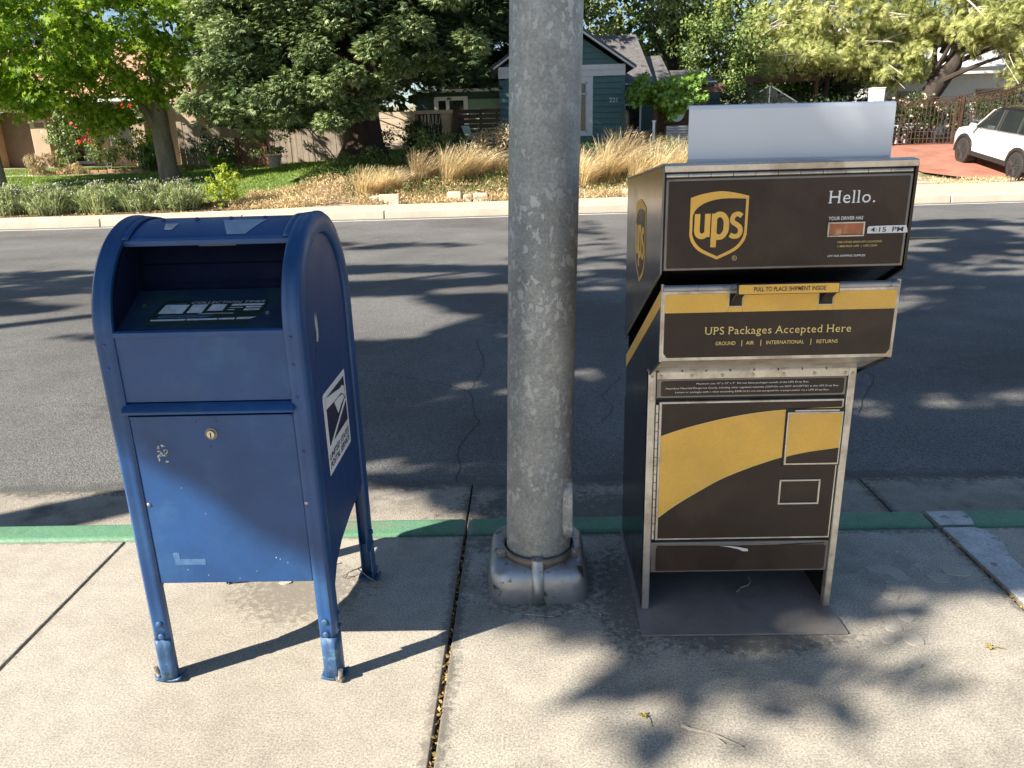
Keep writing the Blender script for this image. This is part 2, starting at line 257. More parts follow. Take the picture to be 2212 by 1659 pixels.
class MB:
    def __init__(s): s.v = []; s.f = []
    def add(s, vs, fs):
        k = len(s.v); s.v += [tuple(v) for v in vs]; s.f += [tuple(i+k for i in f) for f in fs]; return s
    def box(s, x0, x1, y0, y1, z0, z1):
        return s.add([(x0, y0, z0), (x1, y0, z0), (x1, y1, z0), (x0, y1, z0), (x0, y0, z1), (x1, y0, z1), (x1, y1, z1), (x0, y1, z1)],
                     [(0, 3, 2, 1), (4, 5, 6, 7), (0, 1, 5, 4), (1, 2, 6, 5), (2, 3, 7, 6), (3, 0, 4, 7)])
    def hexa(s, b, t):
        return s.add(list(b)+list(t), [(0, 3, 2, 1), (4, 5, 6, 7), (0, 1, 5, 4), (1, 2, 6, 5), (2, 3, 7, 6), (3, 0, 4, 7)])
    def bar(s, p0, p1, wx, wy, up=(0, 0, 1)):
        p0 = Vector(p0); p1 = Vector(p1); d = (p1-p0).normalized(); u = Vector(up)
        if abs(d.dot(u)) > 0.95: u = Vector((0, 1, 0))
        a = d.cross(u).normalized()*wx/2; b = a.cross(d).normalized()*wy/2
        return s.hexa([p0-a-b, p0+a-b, p0+a+b, p0-a+b], [p1-a-b, p1+a-b, p1+a+b, p1-a+b])
    def prism(s, pts, axis, a0, a1):          # pts 2-D polygon; axis 'x': (y,z), 'y': (x,z), 'z': (x,y)
        n = len(pts)
        def P(p, a): return {'x': (a, p[0], p[1]), 'y': (p[0], a, p[1]), 'z': (p[0], p[1], a)}[axis]
        vs = [P(p, a0) for p in pts]+[P(p, a1) for p in pts]
        fs = [tuple(range(n)), tuple(range(2*n-1, n-1, -1))]+[(i, i+n, (i+1) % n+n, (i+1) % n) for i in range(n)]
        return s.add(vs, fs)
    def tube(s, path, rad, n=8, cap=True):
        path = [Vector(p) for p in path]
        if not hasattr(rad, '__len__'): rad = [rad]*len(path)
        vs = []; prev = None
        for i, p in enumerate(path):
            d = (path[min(i+1, len(path)-1)]-path[max(i-1, 0)]).normalized()
            if prev is None:
                a = Vector((1, 0, 0)) if abs(d.x) < 0.9 else Vector((0, 1, 0)); a = (a-d*a.dot(d)).normalized()
            else: a = (prev-d*prev.dot(d)).normalized()
            prev = a; b = d.cross(a)
            vs += [p+(a*cos(2*pi*k/n)+b*sin(2*pi*k/n))*rad[i] for k in range(n)]
        fs = []
        for i in range(len(path)-1):
            fs += [(i*n+k, i*n+(k+1) % n, (i+1)*n+(k+1) % n, (i+1)*n+k) for k in range(n)]
        if cap: fs += [tuple(range(n-1, -1, -1)), tuple(range((len(path)-1)*n, len(path)*n))]
        return s.add(vs, fs)
    def sheet(s, rows):                       # rows: list of equal length lists of points
        n = len(rows[0]); vs = [p for r in rows for p in r]
        return s.add(vs, [(i*n+k, i*n+k+1, (i+1)*n+k+1, (i+1)*n+k) for i in range(len(rows)-1) for k in range(n-1)])
    def build(s, name, m, parent=None, smooth=False, bevel=0, seg=2, solid=0, kind=None, label=None, cat=None, group=None, fix=True, base=None):
        o_ = org_of(parent)
        if base is not None: o_ = Vector(base)
        vs = [(v[0]-o_[0], v[1]-o_[1], v[2]-o_[2]) for v in s.v]
        me = bpy.data.meshes.new(name); me.from_pydata(vs, [], s.f)
        if fix:
            bm = bmesh.new(); bm.from_mesh(me); bmesh.ops.recalc_face_normals(bm, faces=bm.faces); bm.to_mesh(me); bm.free()
        o = link(name, me, m, parent, kind, label, cat, group)
        if base is not None: o.location = base; ORG[o.name] = Vector(base)
        if solid:
            md = o.modifiers.new('solidify', 'SOLIDIFY'); md.thickness = solid; md.offset = 0
        if bevel:
            md = o.modifiers.new('bevel', 'BEVEL'); md.width = bevel; md.segments = seg; md.limit_method = 'ANGLE'; md.angle_limit = radians(40)
        if smooth or bevel:
            me.polygons.foreach_set('use_smooth', [True]*len(me.polygons))
            try:
                me.set_sharp_from_angle(angle=radians(38))
            except Exception: pass
        return o

def npmesh(name, V, F):
    V = np.ascontiguousarray(V, np.float32).reshape(-1, 3); F = np.ascontiguousarray(F, np.int32); nf, k = F.shape
    me = bpy.data.meshes.new(name); me.vertices.add(len(V)); me.vertices.foreach_set('co', V.ravel())
    me.loops.add(nf*k); me.loops.foreach_set('vertex_index', F.ravel())
    me.polygons.add(nf); me.polygons.foreach_set('loop_start', np.arange(0, nf*k, k, dtype=np.int32))
    me.update(calc_edges=True); me.validate(); return me

def unit(a): return a/np.maximum(np.linalg.norm(a, axis=-1, keepdims=True), 1e-9)
STAR = np.array([[(.5 if i % 2 == 0 else .21)*(1.0 if i != 5 else .6)*cos(2*pi*i/10), (.5 if i % 2 == 0 else .21)*sin(2*pi*i/10), .05*(i % 2)] for i in range(10)])
T_STAR = (STAR, np.array([list(range(10))]))
T_LEAF = (np.array([[-.5, 0, 0], [0, -.27, .06], [.5, 0, 0], [0, .27, .06]]), np.array([[0, 1, 2, 3]]))
T_SLIM = (np.array([[-.5, 0, 0], [0, -.1, .02], [.5, 0, 0], [0, .1, .02]]), np.array([[0, 1, 2, 3]]))
def fan(n, spread, wdt):
    V = []; F = []
    for i in range(n):
        a = (i-(n-1)/2)*spread; c, s_ = cos(a), sin(a); L = 1.0-abs(i-(n-1)/2)*0.13
        for (x, y, z) in ((0, 0, 0), (L*.5, -wdt, .03), (L, 0, -.08), (L*.5, wdt, .03)): V.append((x*c-y*s_, x*s_+y*c, z))
        F.append([4*i, 4*i+1, 4*i+2, 4*i+3])
    return np.array(V), np.array(F)
T_SPRIG = fan(4, 0.36, 0.085)
T_NEEDLE = fan(5, 0.26, 0.035)

def scatter_mesh(name, tmpl, P, size, N=None, X=None):
    V, F = tmpl; n = len(P)
    if N is None: N = rng.normal(size=(n, 3))
    N = unit(np.asarray(N, float))
    if X is None: X = rng.normal(size=(n, 3))
    X = np.asarray(X, float); X = unit(X); N = unit(N-X*np.sum(N*X, 1, keepdims=True)); Y = np.cross(N, X)
    size = np.broadcast_to(size, (n,))
    W = (X[:, None, :]*V[None, :, 0, None]+Y[:, None, :]*V[None, :, 1, None]+N[:, None, :]*V[None, :, 2, None])*size[:, None, None]+P[:, None, :]
    FF = (F[None]+(np.arange(n)*len(V))[:, None, None]).reshape(-1, F.shape[1])
    return npmesh(name, W, FF)

def foliage(name, tmpl, P, size, m, parent=None, N=None, X=None, kind='stuff', label=None, cat=None, base=None):
    o_ = np.array(org_of(parent) if base is None else base, float)
    me = scatter_mesh(name, tmpl, np.asarray(P)-o_, size, N, X)
    o = link(name, me, m, parent, kind, label, cat)
    if base is not None: o.location = base
    return o

def ell_clumps(c, r, n, shell=0.55, lo=-1.0):
    D = unit(rng.normal(size=(n*3, 3))); D = D[D[:, 2] > lo][:n]
    t = shell+(1-shell)*rng.random((len(D), 1))**0.6
    return np.array(c)+D*t*np.array(r), D

def clumped(C, per, cr, D=None, squash=0.7):
    n = len(C)*per; idx = np.repeat(np.arange(len(C)), per)
    d = unit(rng.normal(size=(n, 3)))*(rng.random((n, 1))**0.45)
    P = C[idx]+d*cr*np.array([1, 1, squash])*(0.6+0.8*rng.random((len(C), 1)))[idx]
    Nn = d+rng.normal(size=(n, 3))*0.55+np.array([0, 0, 0.45])
    if D is not None: Nn = Nn+D[idx]*0.4
    return P, Nn, idx

def rough(pts, amp): return [Vector(p)+Vector((random.uniform(-amp, amp), random.uniform(-amp, amp), random.uniform(-amp, amp)*.5)) for p in pts]

# text -> mesh parts ------------------------------------------------------
def font_xy(s_, shear=0.0, bold=0.0):
    cu = bpy.data.curves.new('t', 'FONT'); cu.body = s_; cu.size = 1.0; cu.shear = shear; cu.offset = bold; cu.resolution_u = 3
    o = bpy.data.objects.new('t', cu); COL.objects.link(o)
    dg = bpy.context.evaluated_depsgraph_get(); me = bpy.data.meshes.new_from_object(o.evaluated_get(dg))
    v = np.array([p.co[:2] for p in me.vertices]) if len(me.vertices) else np.zeros((0, 2)); f = [tuple(p.vertices) for p in me.polygons]
    bpy.data.objects.remove(o); bpy.data.curves.remove(cu); bpy.data.meshes.remove(me); return v, f

ADV = {}
def adv(ch):
    if ch not in ADV:
        a, _ = font_xy(ch+'I'); b, _ = font_xy('I'); ADV[ch] = a[:, 0].max()-b[:, 0].max()
    return ADV[ch]

SER = dict(H='blbrtltr', l='blbr@tL', P='bl', U='tltr', A='blbr', k='bl', p='bl', d='br', r='bl', a='br')
def text_2d(s_, serif=False, shear=0, bold=0):
    if not serif: return font_xy(s_, shear, bold)
    V = []; F = []; x = 0.0; SW = 0.085
    def rect(x0, x1, y0, y1):
        k = len(V); V.extend([(x0, y0), (x1, y0), (x1, y1), (x0, y1)]); F.append((k, k+1, k+2, k+3))
    cap = font_xy('H')[0][:, 1].max(); t = 0.045; e = 0.055
    for ch in s_:
        if ch == ' ': x += 0.26; continue
        g, f = font_xy(ch, 0, bold); k = len(V); x0, x1 = g[:, 0].min(), g[:, 0].max(); y0, y1 = g[:, 1].min(), g[:, 1].max()
        V.extend([(a+x+e*0.6, b) for a, b in g]); F.extend([tuple(i+k for i in ff) for ff in f]); X = x+e*0.6
        def ser(cx, y, d=1): rect(cx-SW/2-e, cx+SW/2+e, min(y, y+t*d), max(y, y+t*d))
        L_, R_ = X+x0+SW/2, X+x1-SW/2
        if ch in 'H': [ser(c, y, d) for c in (L_, R_) for y, d in ((0, 1), (cap, -1))]
        elif ch == 'l': ser(X+(x0+x1)/2, 0); rect(X+x0-e, X+x0+.01, y1-t, y1)
        elif ch == 'P': ser(L_, 0); rect(X+x0-e, X+x0+.01, cap-t, cap)
        elif ch == 'U': ser(L_, cap, -1); ser(R_, cap, -1)
        elif ch == 'A': ser(L_-.01, 0); ser(R_+.01, 0)
        elif ch == 'k': ser(L_, 0); ser(R_, 0); rect(X+x0-e, X+x0+.01, y1-t, y1)
        elif ch == 'p': ser(L_, y0); rect(X+x0-e, X+x0+.01, y1-t, y1)
        elif ch == 'd': rect(X+x1-SW-e, X+x1-SW+.01, y1-t, y1); rect(X+x1-.01, X+x1+e*.8, 0, t)
        elif ch == 'r': ser(L_, 0); rect(X+x0-e, X+x0+.01, y1-t, y1)
        elif ch == 'a': rect(X+x1-.01, X+x1+e*.7, 0, t)
        x += adv(ch)+(0.05 if ch not in '.' else 0)
    return np.array(V), F

def flat(name, polys, m, parent, origin, xd, yd, off=0.001, th=0.0006, bevel=0, label=None, kind=None):
    if name == 'sticker_scrap' and len(polys) > 2: kind = 'stuff'
    """2-D polygons (or (verts, faces)) laid on a plane as a thin raised piece."""
    xd = Vector(xd).normalized(); yd = Vector(yd).normalized(); n = xd.cross(yd); og = Vector(origin); mb = MB()
    for pl in polys:
        vs = [og+xd*a+yd*b+n*off for a, b in pl]; k = len(vs)
        mb.add(vs+[v-n*th for v in vs], [tuple(range(k)), tuple(range(2*k-1, k-1, -1))]+[(i, i+k, (i+1) % k+k, (i+1) % k) for i in range(k)])
    return mb.build(name, m, parent, label=label, kind=kind)

def text(name, s_, m, parent, origin, xd, yd, width, cap, off=0.0012, serif=False, shear=0, bold=0, label=None):
    v, f = text_2d(s_, serif, shear, bold); mn = v[:, 0].min(); wd = v[:, 0].max()-mn
    H = font_xy('H')[0]; ch = H[:, 1].max()
    xd = Vector(xd).normalized(); yd = Vector(yd).normalized(); n = xd.cross(yd); og = Vector(origin); mb = MB()
    mb.add([og+xd*((a-mn)/wd*width)+yd*(b/ch*cap)+n*(off+0.00004*(i % 2)) for i, (a, b) in enumerate(v)], f)
    return mb.build(name, m, parent, fix=False, label=label)

def catmull(P, k=6):
    P = [np.array(p, float) for p in P]; out = []
    Q = [2*P[0]-P[1]]+P+[2*P[-1]-P[-2]]
    for i in range(1, len(Q)-2):
        for j in range(k):
            t = j/k; a, b, c, d = Q[i-1], Q[i], Q[i+1], Q[i+2]
            out.append(.5*((2*b)+(-a+c)*t+(2*a-5*b+4*c-d)*t*t+(-a+3*b-3*c+d)*t**3))
    out.append(P[-1]); return out

def ribbon(P, wd):
    P = [np.array(p, float) for p in P]; L = []; R = []
    for i, p in enumerate(P):
        d = P[min(i+1, len(P)-1)]-P[max(i-1, 0)]; d = d/np.linalg.norm(d); n = np.array([-d[1], d[0]])*wd/2
        L.append(tuple(p+n)); R.append(tuple(p-n))
    return [[L[i], L[i+1], R[i+1], R[i]] for i in range(len(P)-1)]

def disc(c, r, n=16, ry=None, jit=0):
    return [(c[0]+r*cos(2*pi*k/n)*(1+random.uniform(-jit, jit)), c[1]+(ry or r)*sin(2*pi*k/n)*(1+random.uniform(-jit, jit))) for k in range(n)]

def rrect(x0, x1, y0, y1, r, n=4):
    out = []
    for cx, cy, a0 in ((x1-r, y1-r, 0), (x0+r, y1-r, 90), (x0+r, y0+r, 180), (x1-r, y0+r, 270)):
        out += [(cx+r*cos(radians(a0+90*k/n)), cy+r*sin(radians(a0+90*k/n))) for k in range(n+1)]
    return out

def bolt(name, parent, p, d, r=0.007, h=0.004, m=None, n=10, dome=True):
    d = Vector(d).normalized(); p = Vector(p); mb = MB()
    mb.tube([p-d*0.001, p+d*h*.5, p+d*h*.85, p+d*h], [r, r, r*.75, r*.3] if dome else [r, r, r, r*.9], n)
    return mb.build(name, m or M['bolt'], parent, smooth=True)

# ------------------------------------------------------------------ terrain
XS = np.array([-200, -9, -6.5, -4.5, 3.3, 6, 9, 200.])
SS = np.array([0, .5, 1.2, 2.5, 4, 6.5, 9.5, 12, 20, 60, 300.])
ZR = np.array([[.0, .02, .04, .12, .25, .50, .68, .86, 1.2, 3, 14],
               [.0, .02, .04, .12, .25, .50, .65, .86, 1.2, 3, 14],
               [.0, .02, .08, .27, .50, .72, .78, .85, 1.3, 3, 14],
               [.0, .02, .15, .50, .92, 1.12, 1.15, 1.2, 1.4, 3, 14],
               [.0, .02, .20, .60, 1.0, 1.25, 1.36, 1.4, 1.5, 3, 14],
               [.0, .02, .08, .25, .45, .80, 1.1, 1.3, 1.5, 3, 14],
               [.0, .02, .02, .025, .03, .40, .78, .9, 1.3, 3, 14],
               [.0, .02, .02, .025, .03, .40, .78, .9, 1.3, 3, 14]])
def yk(x): return 16.52+0.027*np.clip(x, -60, 60)
def tz(x, y):
    x = np.asarray(x, float); s = np.asarray(y, float)-yk(x)
    i = np.clip(np.searchsorted(XS, x)-1, 0, len(XS)-2); j = np.clip(np.searchsorted(SS, s)-1, 0, len(SS)-2)
    u = np.clip((x-XS[i])/(XS[i+1]-XS[i]), 0, 1); v = np.clip((s-SS[j])/(SS[j+1]-SS[j]), 0, 1)
    u = u*u*(3-2*u)
    return (ZR[i, j]*(1-u)*(1-v)+ZR[i+1, j]*u*(1-v)+ZR[i, j+1]*(1-u)*v+ZR[i+1, j+1]*u*v)

def drape(name, x0, x1, s0, s1, m, off, dx=0.5, ds=0.4, kind='structure', edge=None, parent=None):
    nx = max(2, int((x1-x0)/dx)+1); ns = max(2, int((s1-s0)/ds)+1); mb = MB(); rows = []
    for s_ in np.linspace(s0, s1, ns):
        r = []
        for x in np.linspace(x0, x1, nx):
            ss = s_
            if edge is not None: ss = edge(x, (s_-s0)/(s1-s0))
            y = yk(x)+ss; r.append((x, y, float(tz(x, y))+off))
        rows.append(r)
    mb.sheet(rows); return mb.build(name, m, parent, kind=kind, smooth=True)

# one ground sheet to the horizon, sunk below road and walk, rising behind the far kerb
def ground():
    ys = [-300, -60, -8, 2.7, 3.4, 10, 16.0]+[16.6+k*0.4 for k in range(1, 42)]+[36, 40, 48, 60, 90, 150, 320]
    xs = [-300, -120, -60, -40, -30]+list(np.arange(-25, 26, 0.75))+[30, 40, 60, 120, 300]
    rows = []
    for j, y in enumerate(ys):
        r = []
        for x in xs:
            if j < 7: r.append((x, y, -0.30))
            else:
                yy = y+0.027*float(np.clip(x, -60, 60))*max(0, 1-(y-16.6)/60); z = float(tz(x, yy))
                if 17.2 < y < 40: z += 0.035*sin(x*2.1+y)+0.025*sin(y*3.3-x*1.3)
                r.append((x, yy, z-0.09))
        rows.append(r)
    MB().sheet(rows).build('ground', M['soil'], kind='structure', smooth=True)
ground()

def road():
    xs = list(np.arange(-20, 20.1, 1.0)); xs = [-150, -60, -40, -30]+xs+[30, 40, 60, 150]
    rows = []
    for t in np.linspace(0, 1, 15):
        rows.append([(x, 3.33+(float(yk(x))-0.02-3.33)*t, -0.13+0.05*sin(pi*t)*0) for x in xs])
    MB().sheet(rows).build('road', M['asphalt'], kind='structure')
    # cracks in the asphalt
    for pts in ([(-.36, 3.36), (-.37, 3.84), (-.31, 4.2), (-.39, 4.75), (-.33, 5.3), (-.42, 6.1)], [(.37, 4.1), (.50, 4.32), (.47, 4.6), (.62, 5.0)],
                [(-4.6, 5.2), (-4.2, 5.5), (-3.9, 5.45)], [(1.9, 4.2), (2.3, 4.9), (2.2, 5.6), (2.7, 6.4), (3.4, 6.6)], [(-1.4, 5.3), (-1.0, 5.2), (-.4, 4.75)]):
        P = [pts[0]]
        for a, b in zip(pts, pts[1:]):
            for k in range(1, 7):
                t = k/6; P.append((a[0]+(b[0]-a[0])*t+random.uniform(-.018, .018), a[1]+(b[1]-a[1])*t+random.uniform(-.015, .015)))
        mb = MB()
        for q in ribbon(P, 0.0045): mb.add([(x, y, -0.126) for x, y in q], [(0, 1, 2, 3)])
        mb.build('road_crack', M['crack'], kind='structure')
    # painted lines
    mb = MB(); xs = np.arange(-60, 61, 2.0)
    for a, b in zip(xs, xs[1:]):
        mb.add([(a, float(yk(a))-.42, -.126), (b, float(yk(b))-.42, -.126), (b, float(yk(b))-.30, -.126), (a, float(yk(a))-.30, -.126)], [(0, 1, 2, 3)])
    mb.build('painted_edge_line', M['white_paint'], kind='structure')
    mb = MB()
    for k in range(-4, 5):
        x0 = 3.3+k*14.6; mb.add([(x0, 11.42, -.126), (x0+2.9, 11.42, -.126), (x0+2.9, 11.54, -.126), (x0, 11.54, -.126)], [(0, 1, 2, 3)])
    mb.build('painted_centre_line', M['yellow_paint'], kind='structure')
road()

def pavements():
    # near sidewalk: slabs, joints, green kerb, gutter
    root = bpy.data.objects.new('sidewalk', None); COL.objects.link(root); root['kind'] = 'structure'
    J = [-6.6, -4.9, -3.2, -1.574, -0.259, 1.537, 3.33, 5.1, 6.9]
    gap = {-0.259: .006, 1.537: .006}
    for a, b in zip(J, J[1:]):
        m = M['slab_old'] if a in (-0.259,) else M['slab']
        mb = MB(); mb.box(a+gap.get(a, .003), b-gap.get(b, .003), -5.0, 2.612, -.11, 0)
        o = mb.build('slab', m, root, bevel=.006)
    kb = bpy.data.objects.new('kerb', None); COL.objects.link(kb); kb['kind'] = 'structure'
    for a, b in zip([-9, -6.0, -3.8, -0.259, 1.537], [-6.0, -3.8, -0.259, 1.537, 9]):
        mb = MB(); mb.box(a+.0025, b-.0025, 2.627, 2.757, -.3, 0.002); mb.build('kerb_stone', M['green'], kb, bevel=.022, seg=4)
    gt = bpy.data.objects.new('gutter', None); COL.objects.link(gt); gt['kind'] = 'structure'
    for a, b in zip([-9, -6.0, -3.8, -0.283, 1.539], [-6.0, -3.8, -0.283, 1.539, 9]):
        n = 24; top = []
        for k in range(n+1):
            x = a+.0035+(b-a-.007)*k/n; top.append((x, 3.335+random.uniform(-.012, .012)))
        pts = [(a+.0035, 2.765)]+[(b-.0035, 2.765)]+top[::-1]
        MB().prism(pts, 'z', -.3, -.124).build('gutter_pan', M['gutter'], gt, bevel=.004)
    MB().box(-6.6, 6.9, -4.95, 2.70, -.29, -.06).build('joint_bed', M['crack'], root)
    MB().box(-8.9, 8.9, 2.74, 3.31, -.29, -.15).build('joint_bed', M['crack'], gt)
    # pale repair patch along the right joint
    P = [(1.549, 2.608), (1.664, 2.608), (1.70, 2.58), (1.705, 2.5), (1.672, 2.40), (1.668, 2.3), (1.655, 2.18), (1.66, 2.0), (1.63, 1.7), (1.62, 1.2), (1.60, .5), (1.549, .5)]
    MB().prism(P, 'z', -.002, .004).build('repair_patch', M['patch'], root)
    MB().prism([(1.546, 2.632), (1.674, 2.632), (1.69, 2.68), (1.683, 2.735), (1.546, 2.735)], 'z', .0, .006).build('repair_patch', M['patch'], kb)
    # scuffs / old gum rounds
    spots = [(1.20, 2.33, .055, .03), (1.235, 2.295, .03, .045), (1.33, 2.35, .018, .012), (1.19, 2.25, .016, .01), (1.185, 2.225, .022, .013), (1.155, 2.17, .026, .022), (1.15, 2.06, .024, .028),
             (1.09, 2.00, .026, .018), (1.045, 1.945, .020, .020), (1.12, 1.945, .03, .03), (1.07, 1.83, .018, .014), (1.44, 2.31, .05, .03), (1.36, 2.27, .035, .03),
             (-.86, 2.30, .022, .012), (-.92, 2.33, .04, .012), (-.75, 2.42, .05, .02)]
    for k_, (x, y, rx, ry) in enumerate(spots):
        MB().prism(disc((x, y), rx, 14, ry, .12), 'z', -.001, .0010+.00025*k_).build('scuff_mark', M['stain'], root)
    # raised mortar collar round the lamp post base
    pts = disc((.03, 2.30), .235, 26, .215, .05)
    MB().prism(pts, 'z', -.002, .0035).build('mortar_pad', M['slab_old'], root)
    # debris in the expansion joint
    n = 1500; P = np.c_[-0.259+rng.uniform(-.008, .008, n), rng.uniform(-.4, 2.6, n), rng.uniform(-.025, .0, n)]
    P = P[(P[:, 1] < 1.95) | (rng.random(n) < .35)]
    Q = np.c_[1.537+rng.uniform(-.006, .006, 500), rng.uniform(.8, 2.6, 500), rng.uniform(-.02, -.002, 500)]; P = np.r_[P, Q]
    foliage('joint_litter', T_LEAF, P, rng.uniform(.008, .02, len(P)), M['brownleaf'], label=None, N=np.c_[rng.normal(size=(len(P), 2))*.5, np.ones(len(P))])
    # tiny litter specks on slabs and road
    n = 260; P = np.c_[rng.uniform(-2, 3, n), rng.uniform(1.0, 6.5, n), np.zeros(n)]
    P[:, 2] = np.where(P[:, 1] < 2.6, .002, np.where(P[:, 1] < 3.33, -.120, -.126)); P = P[(P[:, 1] < 2.6) | (P[:, 1] > 2.8)]
    foliage('pavement_litter', T_SLIM, P, rng.uniform(.004, .016, len(P)), M['l_straw'], N=np.c_[rng.normal(size=(len(P), 2))*.2, np.ones(len(P))])
    # far kerb, walk
    fk = bpy.data.objects.new('far_kerb', None); COL.objects.link(fk); fk['kind'] = 'structure'
    xs = [-60, -30]+list(np.arange(-21, 22, 3.0))+[30, 60]
    for a, b in zip(xs, xs[1:]):
        ya, yb = float(yk(a)), float(yk(b))
        mb = MB(); mb.hexa([(a+.008, ya, -.2), (b-.008, yb, -.2), (b-.008, yb+.18, -.2), (a+.008, ya+.18, -.2)], [(a+.008, ya+.03, .025), (b-.008, yb+.03, .025), (b-.008, yb+.18, .025), (a+.008, ya+.18, .025)])
        mb.build('kerb_stone', M['farconc'], fk, bevel=.02)
    drape('far_sidewalk', -40, 7.5, .185, .82, M['farconc'], .012, dx=1)
    drape('far_sidewalk', 7.6, 40, .185, 3.2, M['farconc'], .012, dx=1)
    MB().prism([(7.7, 19.9), (10.6, 20.3), (9.6, 23.6), (8.4, 23.4)], 'z', -.05, .052).build('concrete_apron', M['farconc'], kind='structure')
    drape('driveway', 10.9, 19.5, 3.25, 11.2, M['redpave'], .014, dx=.6, edge=lambda x, t: (3.3+max(0, (12.6-x))*1.1)*(1-t)+11.2*t)
    drape('front_lawn', -30, -3.2, 1.9, 11.6, M['lawn'], .006, dx=.6, edge=lambda x, t: (1.9 if x < -7.2 else 1.9+min(1.6, (x+7.2)*.5))*(1-t)+11.6*t)
    drape('mulch_bed', -30, -5.9, .83, 2.0, M['dirt'], .02, dx=.5)
    drape('garden_path', -24, -11.6, 8.9, 9.6, M['farconc'], .02, dx=.6)
pavements()

